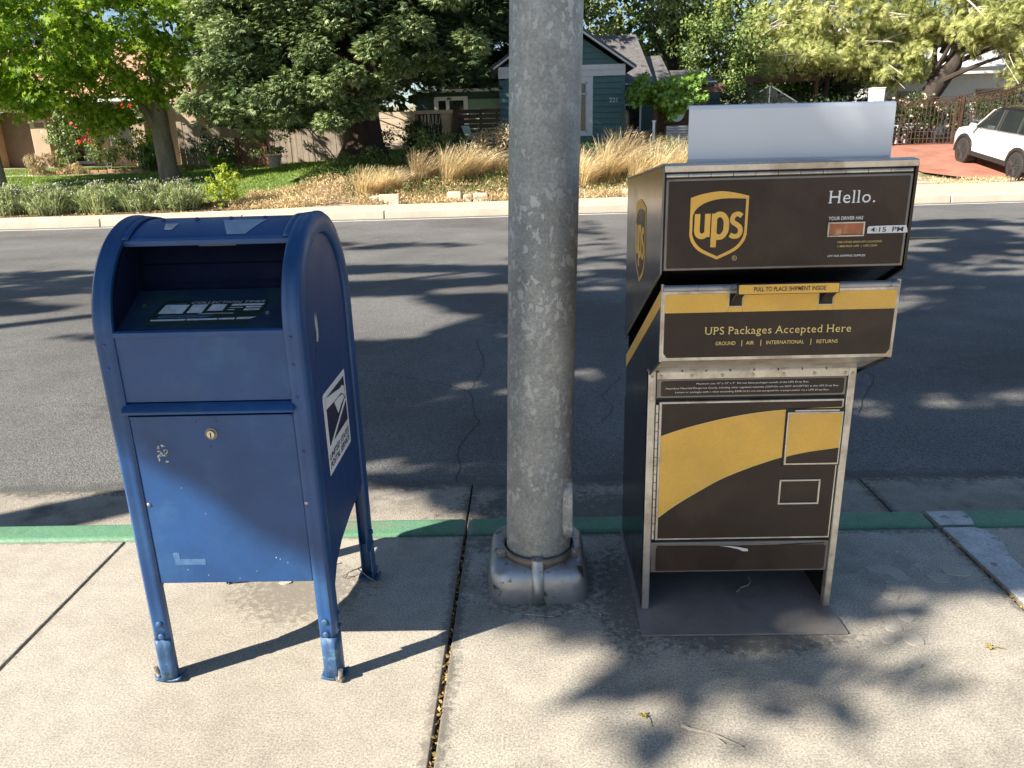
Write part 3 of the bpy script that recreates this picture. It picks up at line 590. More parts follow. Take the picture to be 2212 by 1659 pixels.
# ------------------------------------------------------------------ mailbox
def mailbox():
    CX, CY = -.806, 2.068; R = .268; HW = .256; IN = .211; ZC = 1.0
    t = thing('mailbox', 'blue arched steel mailbox on four legs, left of the lamp post', 'mailbox', (CX, CY, 0))
    def W(x, y, z): return (CX+x, CY+y, z)
    def path(z0, z1b=None):
        P = [(-R, z, -1, 0) for z in np.linspace(z0, ZC, 14)]
        P += [(-R*cos(a), ZC+R*sin(a), -cos(a), sin(a)) for a in np.linspace(0, pi, 37)[1:-1]]
        P += [(R, z, 1, 0) for z in np.linspace(ZC, z0 if z1b is None else z1b, 14)]
        return P
    prof = [(.046, -.012), (.0455, -.001), (.040, .0035), (.030, .0045), (.022, .0045), (.016, .007), (.009, .007), (.003, .002), (0, -.008), (0, -.026), (.003, -.046), (.012, -.052)]
    for sg in (-1, 1):
        rows = [[W(sg*(HW-a), y+nx*n, z+nz*n) for a, n in prof] for (y, z, nx, nz) in path(.125)]
        MB().sheet(rows).build('arch_rail', M['mblue'], t, smooth=True, solid=.0025)
        for fb in (-1, 1):
            rows = []
            for z in (.004, .05, .10, .142):
                rows.append([W(sg*(HW+.001-a*1.0), fb*(R+n+.001), z) for a, n in prof[:-1]])
            lg = MB().sheet(rows).build('leg', M['mblue_old'], t, smooth=True, solid=.004)
            # foot flange curling outwards with its anchor bolt
            x0 = sg*(HW-.02); y0 = fb*(R-.015); rows = []
            for a in np.linspace(-.036, .036, 9):
                lift = .012*(abs(a)/.036)**2
                rows.append([W(x0+a, y0+fb*d, .006+lift*.6+.004*(d > .03)) for d in (-.022, 0, .014, .024)])
            MB().sheet(rows).build('foot_plate', M['mblue_old'], lg, smooth=True, solid=.006)
            bx, by = (x0+sg*.034, y0+fb*.002) if sg < 0 else (x0+.018, y0+fb*.024)
            tilt = Vector((sg*.16, fb*.04, 1)).normalized(); b0 = Vector(W(bx, by, .006))
            mb = MB(); mb.tube([b0, b0+tilt*.010], .013, 6); mb.tube([b0+tilt*.010, b0+tilt*.034], .0065, 10)
            mb.build('anchor_bolt', M['bolt'], lg)
            for z in (.155, .115) if fb < 0 else (.15,):
                bolt('bolt', t, W(sg*(HW-.026), fb*(R+.0075), z+.06*(fb < 0)-.02), (0, fb, .05), .009, .006, M['mblue_old'])
                bolt('bolt', t, W(sg*(HW+.003), fb*(R-.03), z+.04), (sg, 0, 0), .009, .006, M['mblue_old'])
    # hood and back
    rr = R-.004; a0 = radians(58)
    P = [(-rr*cos(a), ZC+rr*sin(a)) for a in np.linspace(a0, pi, 30)]+[(rr, z) for z in np.linspace(.95, .33, 8)]
    MB().sheet([[W(x, y, z) for x in np.linspace(-.245, .245, 9)] for y, z in P]).build('hood', M['mblue'], t, smooth=True, solid=.003)
    ye, ze = -rr*cos(a0), ZC+rr*sin(a0)
    MB().hexa([W(-.21, ye-.001, ze-.014), W(.21, ye-.001, ze-.014), W(.21, ye+.012, ze-.012), W(-.21, ye+.012, ze-.012)],
              [W(-.21, ye-.003, ze+.001), W(.21, ye-.003, ze+.001), W(.21, ye+.012, ze+.006), W(-.21, ye+.012, ze+.006)]).build('hood_lip', M['mblue'], t, bevel=.002)
    for sg in (-1, 1):      # hood strap seams
        rows = [[W(sg*x, -(R+n)*cos(a), ZC+(R+n)*sin(a)) for x, n in ((.222, .000), (.205, .002), (.196, .001))] for a in np.linspace(a0, radians(140), 16)]
        MB().sheet(rows).build('hood_seam', M['mblue'], t, smooth=True, solid=.003)
        bolt('bolt', t, W(sg*.226, -(R+.002)*cos(radians(61)), ZC+(R+.002)*sin(radians(61))), (0, -.5, .86), .007, .004, M['mblue'])
    for x in (-.15, -.06, .03, .12): bolt('bolt', t, W(x, -.03, ZC+R-.003), (0, 0, 1), .006, .005, M['mblue'])
    # side panels
    for sg in (-1, 1):
        q = [(-.248, ZC)]+[(-.248*cos(a), ZC+.248*sin(a)) for a in np.linspace(0, pi, 25)[1:-1]]+[(.248, ZC), (.248, .375), (.205, .372), (.05, .360), (-.08, .340), (-.155, .308), (-.195, .265), (-.212, .21), (-.248, .20)]
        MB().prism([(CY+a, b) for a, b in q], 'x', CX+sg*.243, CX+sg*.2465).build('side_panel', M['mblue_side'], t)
        # stamped oval ridge of the side panel
        P = [(-.200, .42)]+[(-.200, z) for z in np.linspace(.5, ZC, 6)]+[(-.200*cos(a), ZC+.225*sin(a)) for a in np.linspace(0, pi, 25)[1:-1]]+[(.200, z) for z in np.linspace(ZC, .42, 6)]
        MB().tube([W(sg*.2465, a, b) for a, b in P], .0022, 6).build('stamped_ridge', M['mblue_side'], t, smooth=True)
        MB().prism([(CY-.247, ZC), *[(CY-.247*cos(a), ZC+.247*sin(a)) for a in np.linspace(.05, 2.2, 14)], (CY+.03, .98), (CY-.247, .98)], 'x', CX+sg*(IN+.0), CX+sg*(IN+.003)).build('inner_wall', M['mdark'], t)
    # front
    yf = -R+.004
    MB().box(CX-.214, CX+.214, CY+yf, CY+yf+.006, .838, 1.012).build('front_panel', M['mblue'], t, bevel=.0015)
    MB().prism([(CY+yf-.004, 1.006), (CY+yf-.004, 1.018), (CY+yf+.004, 1.022), (CY+yf+.012, 1.019), (CY+yf+.012, 1.006)], 'x', CX-IN, CX+IN).build('front_lip', M['mblue'], t, bevel=.001)
    MB().prism([(CY+yf+.003, .836), (CY+yf-.012, .828), (CY+yf-.022, .817), (CY+yf-.022, .811), (CY+yf-.002, .816), (CY+yf+.004, .820)], 'x', CX-.218, CX+.216).build('drip_ledge', M['mblue'], t, bevel=.002)
    MB().box(CX-.2095, CX+.2095, CY+yf-.003, CY+yf+.004, .318, .803).build('collection_door', M['mblue'], t, bevel=.003, label='chalky blue lower door with a round lock')
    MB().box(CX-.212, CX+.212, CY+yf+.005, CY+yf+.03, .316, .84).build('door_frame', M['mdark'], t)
    MB().box(CX-.205, CX+.205, CY+yf-.010, CY+yf-.003, .797, .803).build('door_flange', M['mblue'], t, bevel=.001)
    lk = MB().tube([W(-.005, yf-.002, .752), W(-.005, yf-.005, .752)], .016, 20).build('lock_ring', M['steel_dull'], t, smooth=True)
    lc = MB().tube([W(-.005, yf-.004, .752), W(-.005, yf-.010, .752)], [.0105, .0095], 20).build('lock_cylinder', M['brass'], t, smooth=True)
    MB().box(CX-.0065, CX-.0035, CY+yf-.0108, CY+yf-.0098, .744, .757).build('key_slot', M['black'], lc)
    for x, z in ((-.040, .785), (.012, .785), (-.012, .718)): MB().tube([W(x, yf-.0025, z), W(x, yf-.0035, z)], .002, 8).build('drill_hole', M['black'], t)
    for x, z in ((-.2, .556), (.218, .556), (.226, .846), (.226, .93), (-.232, .93), (-.232, .99), (.228, 1.0), (.226, .70)):
        bolt('rivet', t, W(x, -R-.004 if abs(x) > .215 else yf-.003, z), (0, -1, 0), .005, .004, M['mblue'] if z > .6 else M['bolt'])
    # hopper inside: sloping shelf, back plate, handle strip
    def I(x, wv, o=0): return Vector((x, 1.825+.145*wv, 1.018+.0696*wv))+Vector((0, -.4327, .9015))*o
    MB().add([I(CX-.212, -.05), I(CX+.212, -.05), I(CX+.212, 1.02), I(CX-.212, 1.02)], [(0, 1, 2, 3)]).build('shelf', M['mshelf'], t, solid=.003)
    B = [(1.985, 1.05), (2.0, 1.10), (2.004, 1.104), (2.002, 1.112), (2.012, 1.15), (2.018, 1.154), (2.016, 1.162), (2.05, 1.262)]
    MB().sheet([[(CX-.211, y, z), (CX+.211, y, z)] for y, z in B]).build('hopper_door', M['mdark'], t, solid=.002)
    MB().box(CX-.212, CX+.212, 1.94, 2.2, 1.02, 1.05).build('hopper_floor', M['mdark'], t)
    MB().box(-.865, -.765, 2.018, 2.026, 1.196, 1.204).build('hopper_handle', M['steel_dull'], t, bevel=.002)
    xd, yd, og = (1, 0, 0), (0, .9015, .4327), I(0, 0)
    s_ = .1608
    def rows(L): return [[(a, b*s_) for a, b in q] for q in L]
    plate = flat('collection_times_plate', rows([[(-.965, .10), (-.70, .13), (-.672, .35), (-.664, .60), (-.668, .72), (-.93, .72)]]), M['plate_green'], t, og, xd, yd, .0025, .0006)
    flat('label_box', rows([[(-.925, .607), (-.864, .600), (-.872, .384), (-.935, .390)], [(-.855, .602), (-.816, .598), (-.824, .391), (-.862, .397)], [(-.804, .600), (-.767, .597), (-.772, .440), (-.812, .440)]]), M['label_faded'], plate, og, xd, yd, .0036)
    flat('label_bar', rows([[(-.755, .555), (-.672, .560), (-.671, .600), (-.753, .597)], [(-.716, .500), (-.676, .500), (-.675, .535), (-.714, .535)], [(-.719, .435), (-.679, .437), (-.678, .470), (-.717, .470)],
                            [(-.945, .205), (-.857, .208), (-.856, .240), (-.944, .237)], [(-.853, .208), (-.777, .211), (-.776, .245), (-.852, .242)], [(-.773, .211), (-.733, .213), (-.732, .247), (-.772, .245)], [(-.728, .213), (-.694, .215), (-.680, .262), (-.727, .258)],
                            [(-.757, .505), (-.724, .505), (-.724, .515), (-.757, .515)], [(-.760, .45), (-.742, .45), (-.742, .462), (-.760, .462)], [(-.83, .365), (-.742, .365), (-.742, .372), (-.83, .372)]]), M['label_faded'], plate, og, xd, yd, .0036)
    flat('label_fine_print', rows([[(-.93, .28), (-.80, .285), (-.80, .30), (-.93, .295)], [(-.93, .32), (-.79, .325), (-.79, .335), (-.93, .33)], [(-.925, .62), (-.872, .622), (-.872, .632), (-.925, .63)]]), M['residue2'], plate, og, xd, yd, .0036)
    text('collection_times_lettering', 'COLLECTION TIMES', M['label_faded'], plate, I(-.861, .625), xd, yd, .190, .0085, .0036, shear=.25)
    MB().tube([I(-.655, .36, .0015), I(-.655, .36, .004)], .006, 6).build('bolt', M['bolt'], t)
    MB().tube([I(-.983, .62, .0015), I(-.983, .62, .003)], .006, 6).build('bolt', M['twig_dark'], t)
    # arch label
    def H(x, a): rr2 = R-.0015; return Vector((x, CY-rr2*cos(radians(a)), ZC+rr2*sin(radians(a))))
    mb = MB(); n = 8; rws = []
    for k in range(n+1):
        f = k/n; a = 62+(80-62)*f; rws.append([H(-.756+(-.790+.756)*f, a), H(-.708+(-.671+.708)*f, a)])
    mb.sheet(rws).build('faded_label', M['lblue'], t, solid=.0006)
    mb = MB().sheet([[H(-.925-.01*f, 68+8*f), H(-.905+.004*f, 68+8*f)] for f in (0, .5, 1)]).build('faded_label', M['residue'], t, solid=.0006)
    # peel marks
    def F(name, polys, m): return flat(name, polys, m, t, W(0, yf-.003, 0), (1, 0, 0), (0, 0, 1), .0008)
    def bits(cx, cz, n, sx, sz, r0=.002, r1=.006): return [disc((cx+random.gauss(0, sx), cz+random.gauss(0, sz)), random.uniform(r0, r1), 7, random.uniform(r0, r1), .4) for _ in range(n)]
    fb = flat('sticker_scrap', bits(-.138, .70, 16, .009, .013), M['residue'], t, W(0, yf-.003, 0), (1, 0, 0), (0, 0, 1), .0008)
    flat('sticker_scrap', [rrect(-.158, -.075, .375, .392, .002), rrect(-.160, -.143, .392, .412, .002)], M['residue2'], t, W(0, yf-.003, 0), (1, 0, 0), (0, 0, 1), .0007)
    flat('sticker_scrap', bits(.12, .39, 3, .03, .01, .001, .002)+bits(-.05, .345, 4, .08, .008, .0008, .002)+bits(-.06, .60, 3, .05, .08, .0008, .0015), M['residue'], t, W(0, yf-.003, 0), (1, 0, 0), (0, 0, 1), .0009)
    # side decals (x = +)
    sx = CX+.2465
    so_, sxd, syd = (sx, CY, 0), (0, 1, 0), (0, 0, 1)
    flat('sticker_scrap', [[(-.125, .955), (-.110, .945), (-.100, .965), (-.098, 1.0), (-.104, 1.025), (-.110, 1.005), (-.116, 1.024), (-.122, .995), (-.117, .975), (-.130, .93), (-.136, .915), (-.128, .935)]], M['residue'], t, so_, sxd, syd, .0012)
    y0, y1, z0, z1 = -.128, .130, .565, .800
    def D(s_, q): return (y0+(y1-y0)*s_, z0+(z1-z0)*q)
    dec = flat('eagle_emblem_decal', [[D(.0, .0), D(1, 0), D(1, 1), D(.06, 1), D(.02, .99), D(0, .96)]], M['white_ink'], t, so_, sxd, syd, .0014)
    flat('emblem_field', [[D(.10, .34), D(.945, .34), D(.93, .925), D(.10, .925)]], M['ink_navy'], dec, so_, sxd, syd, .0022)
    flat('eagle_emblem', [[D(.08, .935), D(.45, .880), D(.66, .845), D(.76, .835), D(.80, .85), D(.86, .82), D(.905, .80), D(.915, .70), D(.88, .66), D(.86, .70), D(.80, .745), D(.70, .77), D(.62, .765), D(.08, .80)],
                          [D(.42, .765), D(.60, .755), D(.78, .735), D(.88, .665), D(.84, .66), D(.70, .63), D(.55, .575)],
                          [D(.885, .645), D(.935, .615), D(.22, .335), D(.10, .335)]], M['white_ink'], dec, so_, sxd, syd, .0030)
    for tx, zz in (('UNITED STATES', .605), ('POSTAL SERVICE', .580)):
        text('emblem_lettering', tx, M['ink_navy'], dec, (sx, CY+y0+.012, zz), sxd, syd, .232, .018, .0024, shear=.25, bold=.01)
    return t
mailbox()

# ------------------------------------------------------------------ parcel drop box
def dropbox():
    t = thing('drop_box', 'dark brown and yellow parcel drop box right of the lamp post', 'drop box', (.64, 2.3, 0))
    XL, XR, YB, YF, YC = .339, .953, 2.63, 1.957, 2.11
    FX, FY = (1, 0, 0), (0, 0, 1)
    # base plate and cabinet
    MB().prism([(.323, 1.972), (.940, 1.972), (.925, 2.62), (.335, 2.62)], 'z', .002, .008).build('base_plate', M['plate'], t, bevel=.001)
    for x0, x1, nm in ((.341, .347, 'l'), (.926, .932, 'r')):
        MB().prism([(YC+.002, .006), (YB-.01, .006), (YB-.01, .545), (YC+.002, .80)], 'x', x0, x1).build('cabinet_side', M['brown_side'], t)
    for x0, x1 in ((.341, .364), (.912, .934)):
        p = MB().box(x0, x1, YC-.004, YC+.022, .008, .800).build('front_post', M['steel'], t, bevel=.003)
        bolt('bolt', t, ((x0+x1)/2, YC-.004, .782), (0, -1, 0), .004, .003)
    MB().box(.35, .925, YB-.02, YB-.012, .006, .80).build('back_panel', M['brown_side'], t)
    MB().box(.364, .912, YC+.010, YC+.018, .137, .80).build('inner_front', M['black'], t)
    MB().box(.364, .912, YC, YC+.014, .137, .243).build('toe_panel', M['steel_dull'], t, bevel=.003)
    flat('toe_vinyl', [rrect(.380, .902, .144, .229, .008)], M['brown'], t, (0, YC, 0), FX, FY, .0012)
    flat('torn_vinyl', [[(.575, .231), (.60, .230), (.632, .226), (.662, .219), (.664, .211), (.648, .211), (.632, .219), (.60, .227)]], M['label_white'], t, (0, YC, 0), FX, FY, .004)
    flat('torn_vinyl', [[(.383, .232), (.50, .231), (.575, .229), (.66, .2275), (.75, .230), (.82, .234), (.895, .236), (.895, .2335), (.80, .2305), (.70, .2255), (.56, .2265), (.384, .2295)]], M['black'], t, (0, YC, 0), FX, FY, .0018)
    # hinge strip + notice
    hs = MB().box(.366, .912, YC-.003, YC+.008, .773, .795).build('hinge_strip', M['steel'], t, bevel=.001)
    for k in range(7): bolt('bolt', hs, (.378+k*.0873, YC-.003, .783), (0, -1, 0), .0048, .003)
    for k in range(8):
        x = .368+k*.068; MB().tube([(x+.002, YC-.006, .799), (x+.066, YC-.006, .799)], .004, 8).build('hinge_knuckle', M['steel'], t, smooth=True)
    np_ = MB().box(.366, .910, YC+.001, YC+.010, .715, .772).build('notice_panel', M['steel_dull'], t, bevel=.002)
    flat('notice_vinyl', [rrect(.379, .903, .721, .767, .006)], M['brown'], t, (0, YC+.001, 0), FX, FY, .001)
    for s_, x0, x1, z in (('Maximum size 16" x 13" x 3"  Do not leave packages outside of the UPS Drop Box.', .480, .802, .7555),
                          ('Hazardous Materials/Dangerous Goods, including other regulated materials (ORM-D), are NOT ACCEPTED at this UPS Drop Box.', .392, .888, .7425),
                          ('Letters or packages with a value exceeding $500 (U.S.) are not accepted for transportation via a UPS Drop Box.', .420, .862, .7305)):
        text('notice_lettering', s_, M['white_ink'], t, (x0, YC+.001, z), FX, FY, x1-x0, .0050, .0022)
    # door
    MB().box(.3755, .908, YC-.002, YC+.010, .2525, .704).build('service_door', M['steel'], t, bevel=.0015)
    for k in range(16):
        z = .258+k*.0275; MB().tube([(.369, YC-.004, z+.001), (.369, YC-.004, z+.0265)], .0042, 8).build('hinge_knuckle', M['steel'], t, smooth=True)
    flat('door_vinyl', [[(.383, .259), (.903, .259), (.903, .698), (.383, .698)]], M['brown'], t, (0, YC-.002, 0), FX, FY, .0012)
    up = catmull([(.383, .598), (.454, .622), (.56, .649), (.66, .666), (.76, .6745), (.903, .679)], 5)
    lo = catmull([(.383, .332), (.43, .370), (.50, .417), (.58, .464), (.70, .512), (.80, .539), (.903, .554)], 5)
    sw = [tuple(p) for p in up]+[tuple(p) for p in lo[::-1]]
    flat('yellow_swoosh', [sw], M['gold'], t, (0, YC-.002, 0), FX, FY, .0020)
    for ln in (ribbon(up, .0018), ribbon(lo, .0018)): flat('swoosh_edge', ln, M['gold_txt'], t, (0, YC-.002, 0), FX, FY, .0024)
    # square flap cut into the door
    MB().box(.742, .912, YC-.005, YC-.001, .4965, .677).build('flap_recess', M['black'], t)
    fl = MB().box(.7475, .9085, YC-.0085, YC-.004, .500, .6675).build('flap', M['steel'], t, bevel=.002)
    q0 = [(x, z) for x, z in [(p[0], p[1]) for p in lo] if x > .752]
    zl = np.interp([.752, .904], [p[0] for p in lo], [p[1] for p in lo])
    flat('flap_vinyl', [rrect(.752, .904, .506, .662, .005)], M['gold'], fl, (0, YC-.0085, 0), FX, FY, .0010)
    flat('flap_vinyl', [[(.753, .5065), (.9035, .5065), (.9035, float(zl[1]))]+[(p[0], p[1]) for p in lo[::-1] if .755 < p[0] < .9]+[(.753, float(zl[0]))]], M['brown'], fl, (0, YC-.0085, 0), FX, FY, .0016)
    MB().box(.768, .895, YC-.009, YC-.004, .6695, .6735).build('flap_hinge', M['steel'], fl)
    wf = MB()
    for b in ((.741, .863, .3700, .3755), (.741, .863, .4465, .452), (.741, .7465, .3755, .4465), (.8575, .863, .3755, .4465)): wf.box(b[0], b[1], YC-.007, YC-.001, b[2], b[3])
    wf.build('card_window_frame', M['steel'], t, bevel=.001)
    flat('card_window', [[(.7465, .3755), (.8575, .3755), (.8575, .4465), (.7465, .4465)]], M['black'], t, (0, YC-.002, 0), FX, FY, .0022)
    flat('window_card', [[(.748, .381), (.856, .381), (.856, .4455), (.748, .4455)]], M['brown'], t, (0, YC-.002, 0), FX, FY, .0030)
    # drawer
    DL, DR = .3455, .9475
    side = [(YF, .8780), (YF, 1.0720), (YB, .705), (YB, .515), (YC, .800)]
    bx = MB().prism(side, 'x', DL, DR).build('drawer_box', M['brown_side'], t, bevel=.002)
    for x, off in ((DL, -1), (DR, 1)):
        og = (x, 0, 0)
        xd = (0, -1, 0) if off < 0 else (0, 1, 0)
        sgn = -1 if off < 0 else 1
        flat('yellow_stripe', [[(sgn*(YF+.004), 1.064), (sgn*(YF+.004), 1.022), (sgn*YB, .655), (sgn*YB, .7)]], M['gold'], t, og, xd, (0, 0, 1), .0012)
        MB().prism([(YF-.003, .872), (YF-.003, 1.078), (YF+.006, 1.078), (YF+.006, .872)], 'x', x-.002+(.0 if off < 0 else -.004), x+.004+(.0 if off < 0 else .0)).build('drawer_edge', M['steel'], t)
        MB().prism([(YF, .8775), (YB, .5145), (YB, .5065), (YF, .8685)], 'x', x-.003 if off < 0 else x-.002, x+.002 if off < 0 else x+.003).build('drawer_edge', M['blackp'], t)
    MB().hexa([(DL+.001, YC, .798), (DR-.001, YC, .798), (DR-.001, YC+.004, .80), (DL+.001, YC+.004, .80)], [(DL+.001, YF-.001, .8755), (DR-.001, YF-.001, .8755), (DR-.001, YF+.004, .881), (DL+.001, YF+.004, .881)]).build('drawer_underlip', M['steel'], t)
    MB().box(DL+.002, DR-.002, YF-.006, YF+.001, .8735, 1.0755).build('drawer_front', M['steel'], t, bevel=.002)
    MB().tube([(DL+.002, YF-.004, 1.067), (DR-.002, YF-.004, 1.067)], .0085, 10).build('drawer_rail', M['alu'], t, smooth=True)
    yv = YF-.006
    flat('drawer_vinyl', [[(.353, .895), (.353, 1.0035), (.942, 1.0035), (.942, .895), (.933, .883), (.362, .883)]], M['brown'], t, (0, yv, 0), FX, FY, .0010)
    flat('yellow_band', [rrect(.353, .515, 1.0035, 1.052, .004), rrect(.5525, .744, 1.0035, 1.052, .004), rrect(.784, .942, 1.0035, 1.052, .004), rrect(.516, .5515, 1.0035, 1.016, .001), rrect(.7455, .7825, 1.0035, 1.016, .001)], M['gold'], t, (0, yv, 0), FX, FY, .0012)
    for q_ in ([(.518, 1.019), (.550, 1.019), (.550, 1.052), (.518, 1.052)], [(.747, 1.019), (.781, 1.019), (.781, 1.052), (.747, 1.052)]): flat('handle_slot', [q_], M['black'], t, (0, yv, 0), FX, FY, .0016)
    hd = MB().box(.523, .776, 1.898, 1.912, 1.058, 1.085).build('handle', M['blackp'], t, bevel=.002)
    flat('handle_vinyl', [rrect(.526, .773, 1.060, 1.083, .002)], M['gold'], hd, (0, 1.898, 0), FX, FY, .0010)
    text('handle_lettering', 'PULL TO PLACE SHIPMENT INSIDE', M['ink_navy'], hd, (.563, 1.898, 1.0665), FX, FY, .178, .0105, .0018, bold=.008)
    for xa, xb in ((.534, .529), (.764, .759)):
        MB().bar((xa, 1.905, 1.062), (xb, 1.956, 1.024), .018, .010, up=(0, 1, 0)).build('handle_arm', M['blackp'], hd, bevel=.002)
    text('accepted_lettering', 'UPS Packages Accepted Here', M['gold_txt'], t, (.458, yv, .9445), FX, FY, .378, .0200, .0022, serif=True)
    v = [('GROUND', .488, .052), ('|', .5555, .0018), ('AIR', .567, .021), ('|', .605, .0018), ('INTERNATIONAL', .620, .098), ('|', .7345, .0018), ('RETURNS', .750, .055)]
    for s_, x, wd in v:
        text('services_lettering', s_, M['gold_txt'], t, (x, yv, .9155), FX, FY, wd, .0095 if s_ != '|' else .012, .0022, bold=.006)
    # header with lifting front door
    top = [(YF+.002, 1.1120), (YF+.002, 1.3640), (YB, 1.300), (YB, .770)]
    MB().prism(top, 'x', XL+.003, XR-.003).build('header_box', M['brown_side'], t)
    hp = [(YF-.006, 1.106), (YF-.006, 1.371), (YB, 1.308), (YB, .762)]
    MB().prism(hp, 'x', XL, XL+.0028).build('header_side', M['brown_side'], t)
    MB().prism(hp, 'x', XR-.0028, XR+.004).build('header_side', M['brown_side'], t)
    for a, b in (((XL, YF-.005, 1.106), (XL, YF-.005, 1.371)), ((XL, YF-.005, 1.371), (XL, YB, 1.308)), ((XL, YF-.005, 1.106), (XL, YB, .762))):
        MB().bar(a, b, .004, .004).build('header_edge', M['steel_dull'], t)
    MB().prism([(YF-.010, 1.356), (YF-.012, 1.372), (YF+.02, 1.376), (2.3, 1.345), (2.3, 1.34), (YF+.01, 1.356)], 'x', XL+.002, XR+.002).build('header_top', M['steel'], t, bevel=.002)
    MB().box(XL+.004, XR-.004, YF-.001, YF+.01, 1.1125, 1.358).build('header_recess', M['black'], t)
    for k in range(11):
        x = .345+k*.0545; MB().tube([(x+.0008, YF-.004, 1.3475), (x+.0537, YF-.004, 1.3475)], .0045, 8).build('hinge_knuckle', M['steel'], t, smooth=True)
    MB().box(.346, .9475, YF-.005, YF+.002, 1.1135, 1.340).build('header_door', M['steel_dull'], t, bevel=.002)
    yh = YF-.005
    flat('header_vinyl', [rrect(.3525, .9405, 1.119, 1.334, .003)], M['brown'], t, (0, yh, 0), FX, FY, .0010)
    # shield
    def shield(origin, xd, yd, sx, sz, off, par):
        O = [(-1, .915), (-.6, .965), (0, 1.0), (.5, .975), (1, .925)]
        O = [tuple(p) for p in catmull(O, 4)]+[(1.0, .60), (1.0, .40)]+[tuple(p) for p in catmull([(1, .36), (.90, .25), (.62, .125), (0, 0)], 4)]+[tuple(p) for p in catmull([(0, 0), (-.62, .125), (-.90, .25), (-1, .36)], 4)][1:]+[(-1, .6)]
        Iq = [tuple(p) for p in catmull([(-.905, .66), (-.80, .745), (-.55, .825), (-.2, .875), (.25, .895), (.905, .885)], 4)]
        Iq += [(.905, .41)]+[tuple(p) for p in catmull([(.905, .38), (.80, .275), (.55, .165), (0, .048)], 4)][1:]+[tuple(p) for p in catmull([(0, .048), (-.55, .165), (-.80, .275), (-.905, .38)], 4)][1:]
        sc_ = lambda L: [(a*sx, b*sz) for a, b in L]
        e = flat('shield_emblem', [sc_(O)], M['gold'], par, origin, xd, yd, off)
        flat('shield_field', [sc_(Iq)], M['brown'], e, origin, xd, yd, off+.0006)
        tw = .0136*sx/.071
        U = catmull([(-.745, .68), (-.745, .56), (-.745, .44), (-.70, .375), (-.56, .350), (-.44, .375)], 5)
        Pp = catmull([(-.12, .635), (-.02, .665), (.13, .655), (.245, .59), (.27, .50), (.245, .41), (.13, .345), (-.02, .335), (-.12, .36)], 5)
        Sx = catmull([(.79, .635), (.68, .665), (.54, .655), (.47, .60), (.50, .55), (.62, .515), (.74, .47), (.765, .405), (.69, .35), (.54, .340), (.41, .365)], 5)
        flat('shield_letter', ribbon([(a*sx, b*sz) for a, b in U], tw), M['gold'], e, origin, xd, yd, off+.0012)
        flat('shield_letter', ribbon([(-.39*sx, .68*sz), (-.39*sx, .34*sz)], tw), M['gold'], e, origin, xd, yd, off+.0013)
        flat('shield_letter', ribbon([(-.155*sx, .68*sz), (-.155*sx, .185*sz)], tw), M['gold'], e, origin, xd, yd, off+.0013)
        flat('shield_letter', ribbon([(a*sx, b*sz) for a, b in Pp], tw), M['gold'], e, origin, xd, yd, off+.0012)
        flat('shield_letter', ribbon([(a*sx, b*sz) for a, b in Sx], tw*.86), M['gold'], e, origin, xd, yd, off+.0012)
    shield((.4790, yh, 1.140), FX, FY, .0715, .168, .0018, t)
    shield((XL, 2.315, 1.020), (0, -1, 0), (0, 0, 1), .098, .245, .0012, t)
    ring = [(.5235+.0055*cos(a), 1.1425+.0055*sin(a)) for a in np.linspace(0, 2*pi, 17)]
    flat('registered_mark', ribbon(ring, .0010), M['gold_txt'], t, (0, yh, 0), FX, FY, .0018)
    text('registered_mark', 'R', M['gold_txt'], t, (.5215, yh, 1.1398), FX, FY, .004, .0055, .0018)
    text('hello_lettering', 'Hello.', M['white_ink'], t, (.746, yh, 1.272), FX, FY, .114, .0300, .0020, serif=True)
    text('driver_lettering', 'YOUR DRIVER HAS', M['white_ink'], t, (.7505, yh, 1.2310), FX, FY, .085, .0082, .0020, bold=.012)
    fr = MB()
    for b in ((.750, .841, 1.190, 1.1935), (.750, .841, 1.2225, 1.226), (.750, .7535, 1.1935, 1.2225), (.8375, .841, 1.1935, 1.2225)): fr.box(b[0], b[1], yh-.006, yh, b[2], b[3])
    fr.build('time_window_frame', M['steel'], t, bevel=.0008)
    flat('time_window_card', [[(.7535, 1.1935), (.8375, 1.1935), (.8375, 1.2225), (.7535, 1.2225)]], M['orange'], t, (0, yh, 0), FX, FY, .0020)
    lb = flat('time_label', [[(.849, 1.196), (.940, 1.196), (.949, 1.1965), (.9475, 1.205), (.944, 1.2145), (.90, 1.2145), (.868, 1.214), (.852, 1.2135), (.849, 1.210)]], M['label_white'], t, (0, yh, 0), FX, FY, .0026)
    text('time_lettering', '4:15  PM', M['ink_navy'], lb, (.857, yh, 1.1992), FX, FY, .080, .0115, .0034, bold=.004)
    text('contact_lettering', 'FOR OTHER DROP-OFF LOCATIONS', M['gold_txt'], t, (.779, yh, 1.1735), FX, FY, .109, .0048, .0020)
    text('contact_lettering', '1-800-PICK-UPS  |  UPS.COM', M['gold_txt'], t, (.780, yh, 1.1635), FX, FY, .097, .0048, .0020)
    text('supplies_lettering', 'LIFT FOR SHIPPING SUPPLIES', M['white_ink'], t, (.757, yh, 1.1395), FX, FY, .094, .0048, .0020, bold=.008)
    # bent white sheet standing on top
    bp = MB()
    prof = [(2.045, 1.362), (2.018, 1.366), (2.004, 1.372), (1.998, 1.384), (1.990, 1.500), (1.992, 1.508), (2.002, 1.510), (2.022, 1.503)]
    rows = []
    for y, z in prof:
        f = (z-1.36)/.15; rows.append([(.405-.003*f, y, z), (.9075-.006*f, y, z-.003)])
    ws = bp.sheet(rows).build('white_top_sheet', M['whitesheet'], t, solid=.0015)
    for x in (.43, .66, .885): bolt('rivet', ws, (x, 2.010, 1.3705), (0, -.4, .9), .0032, .002)
dropbox()

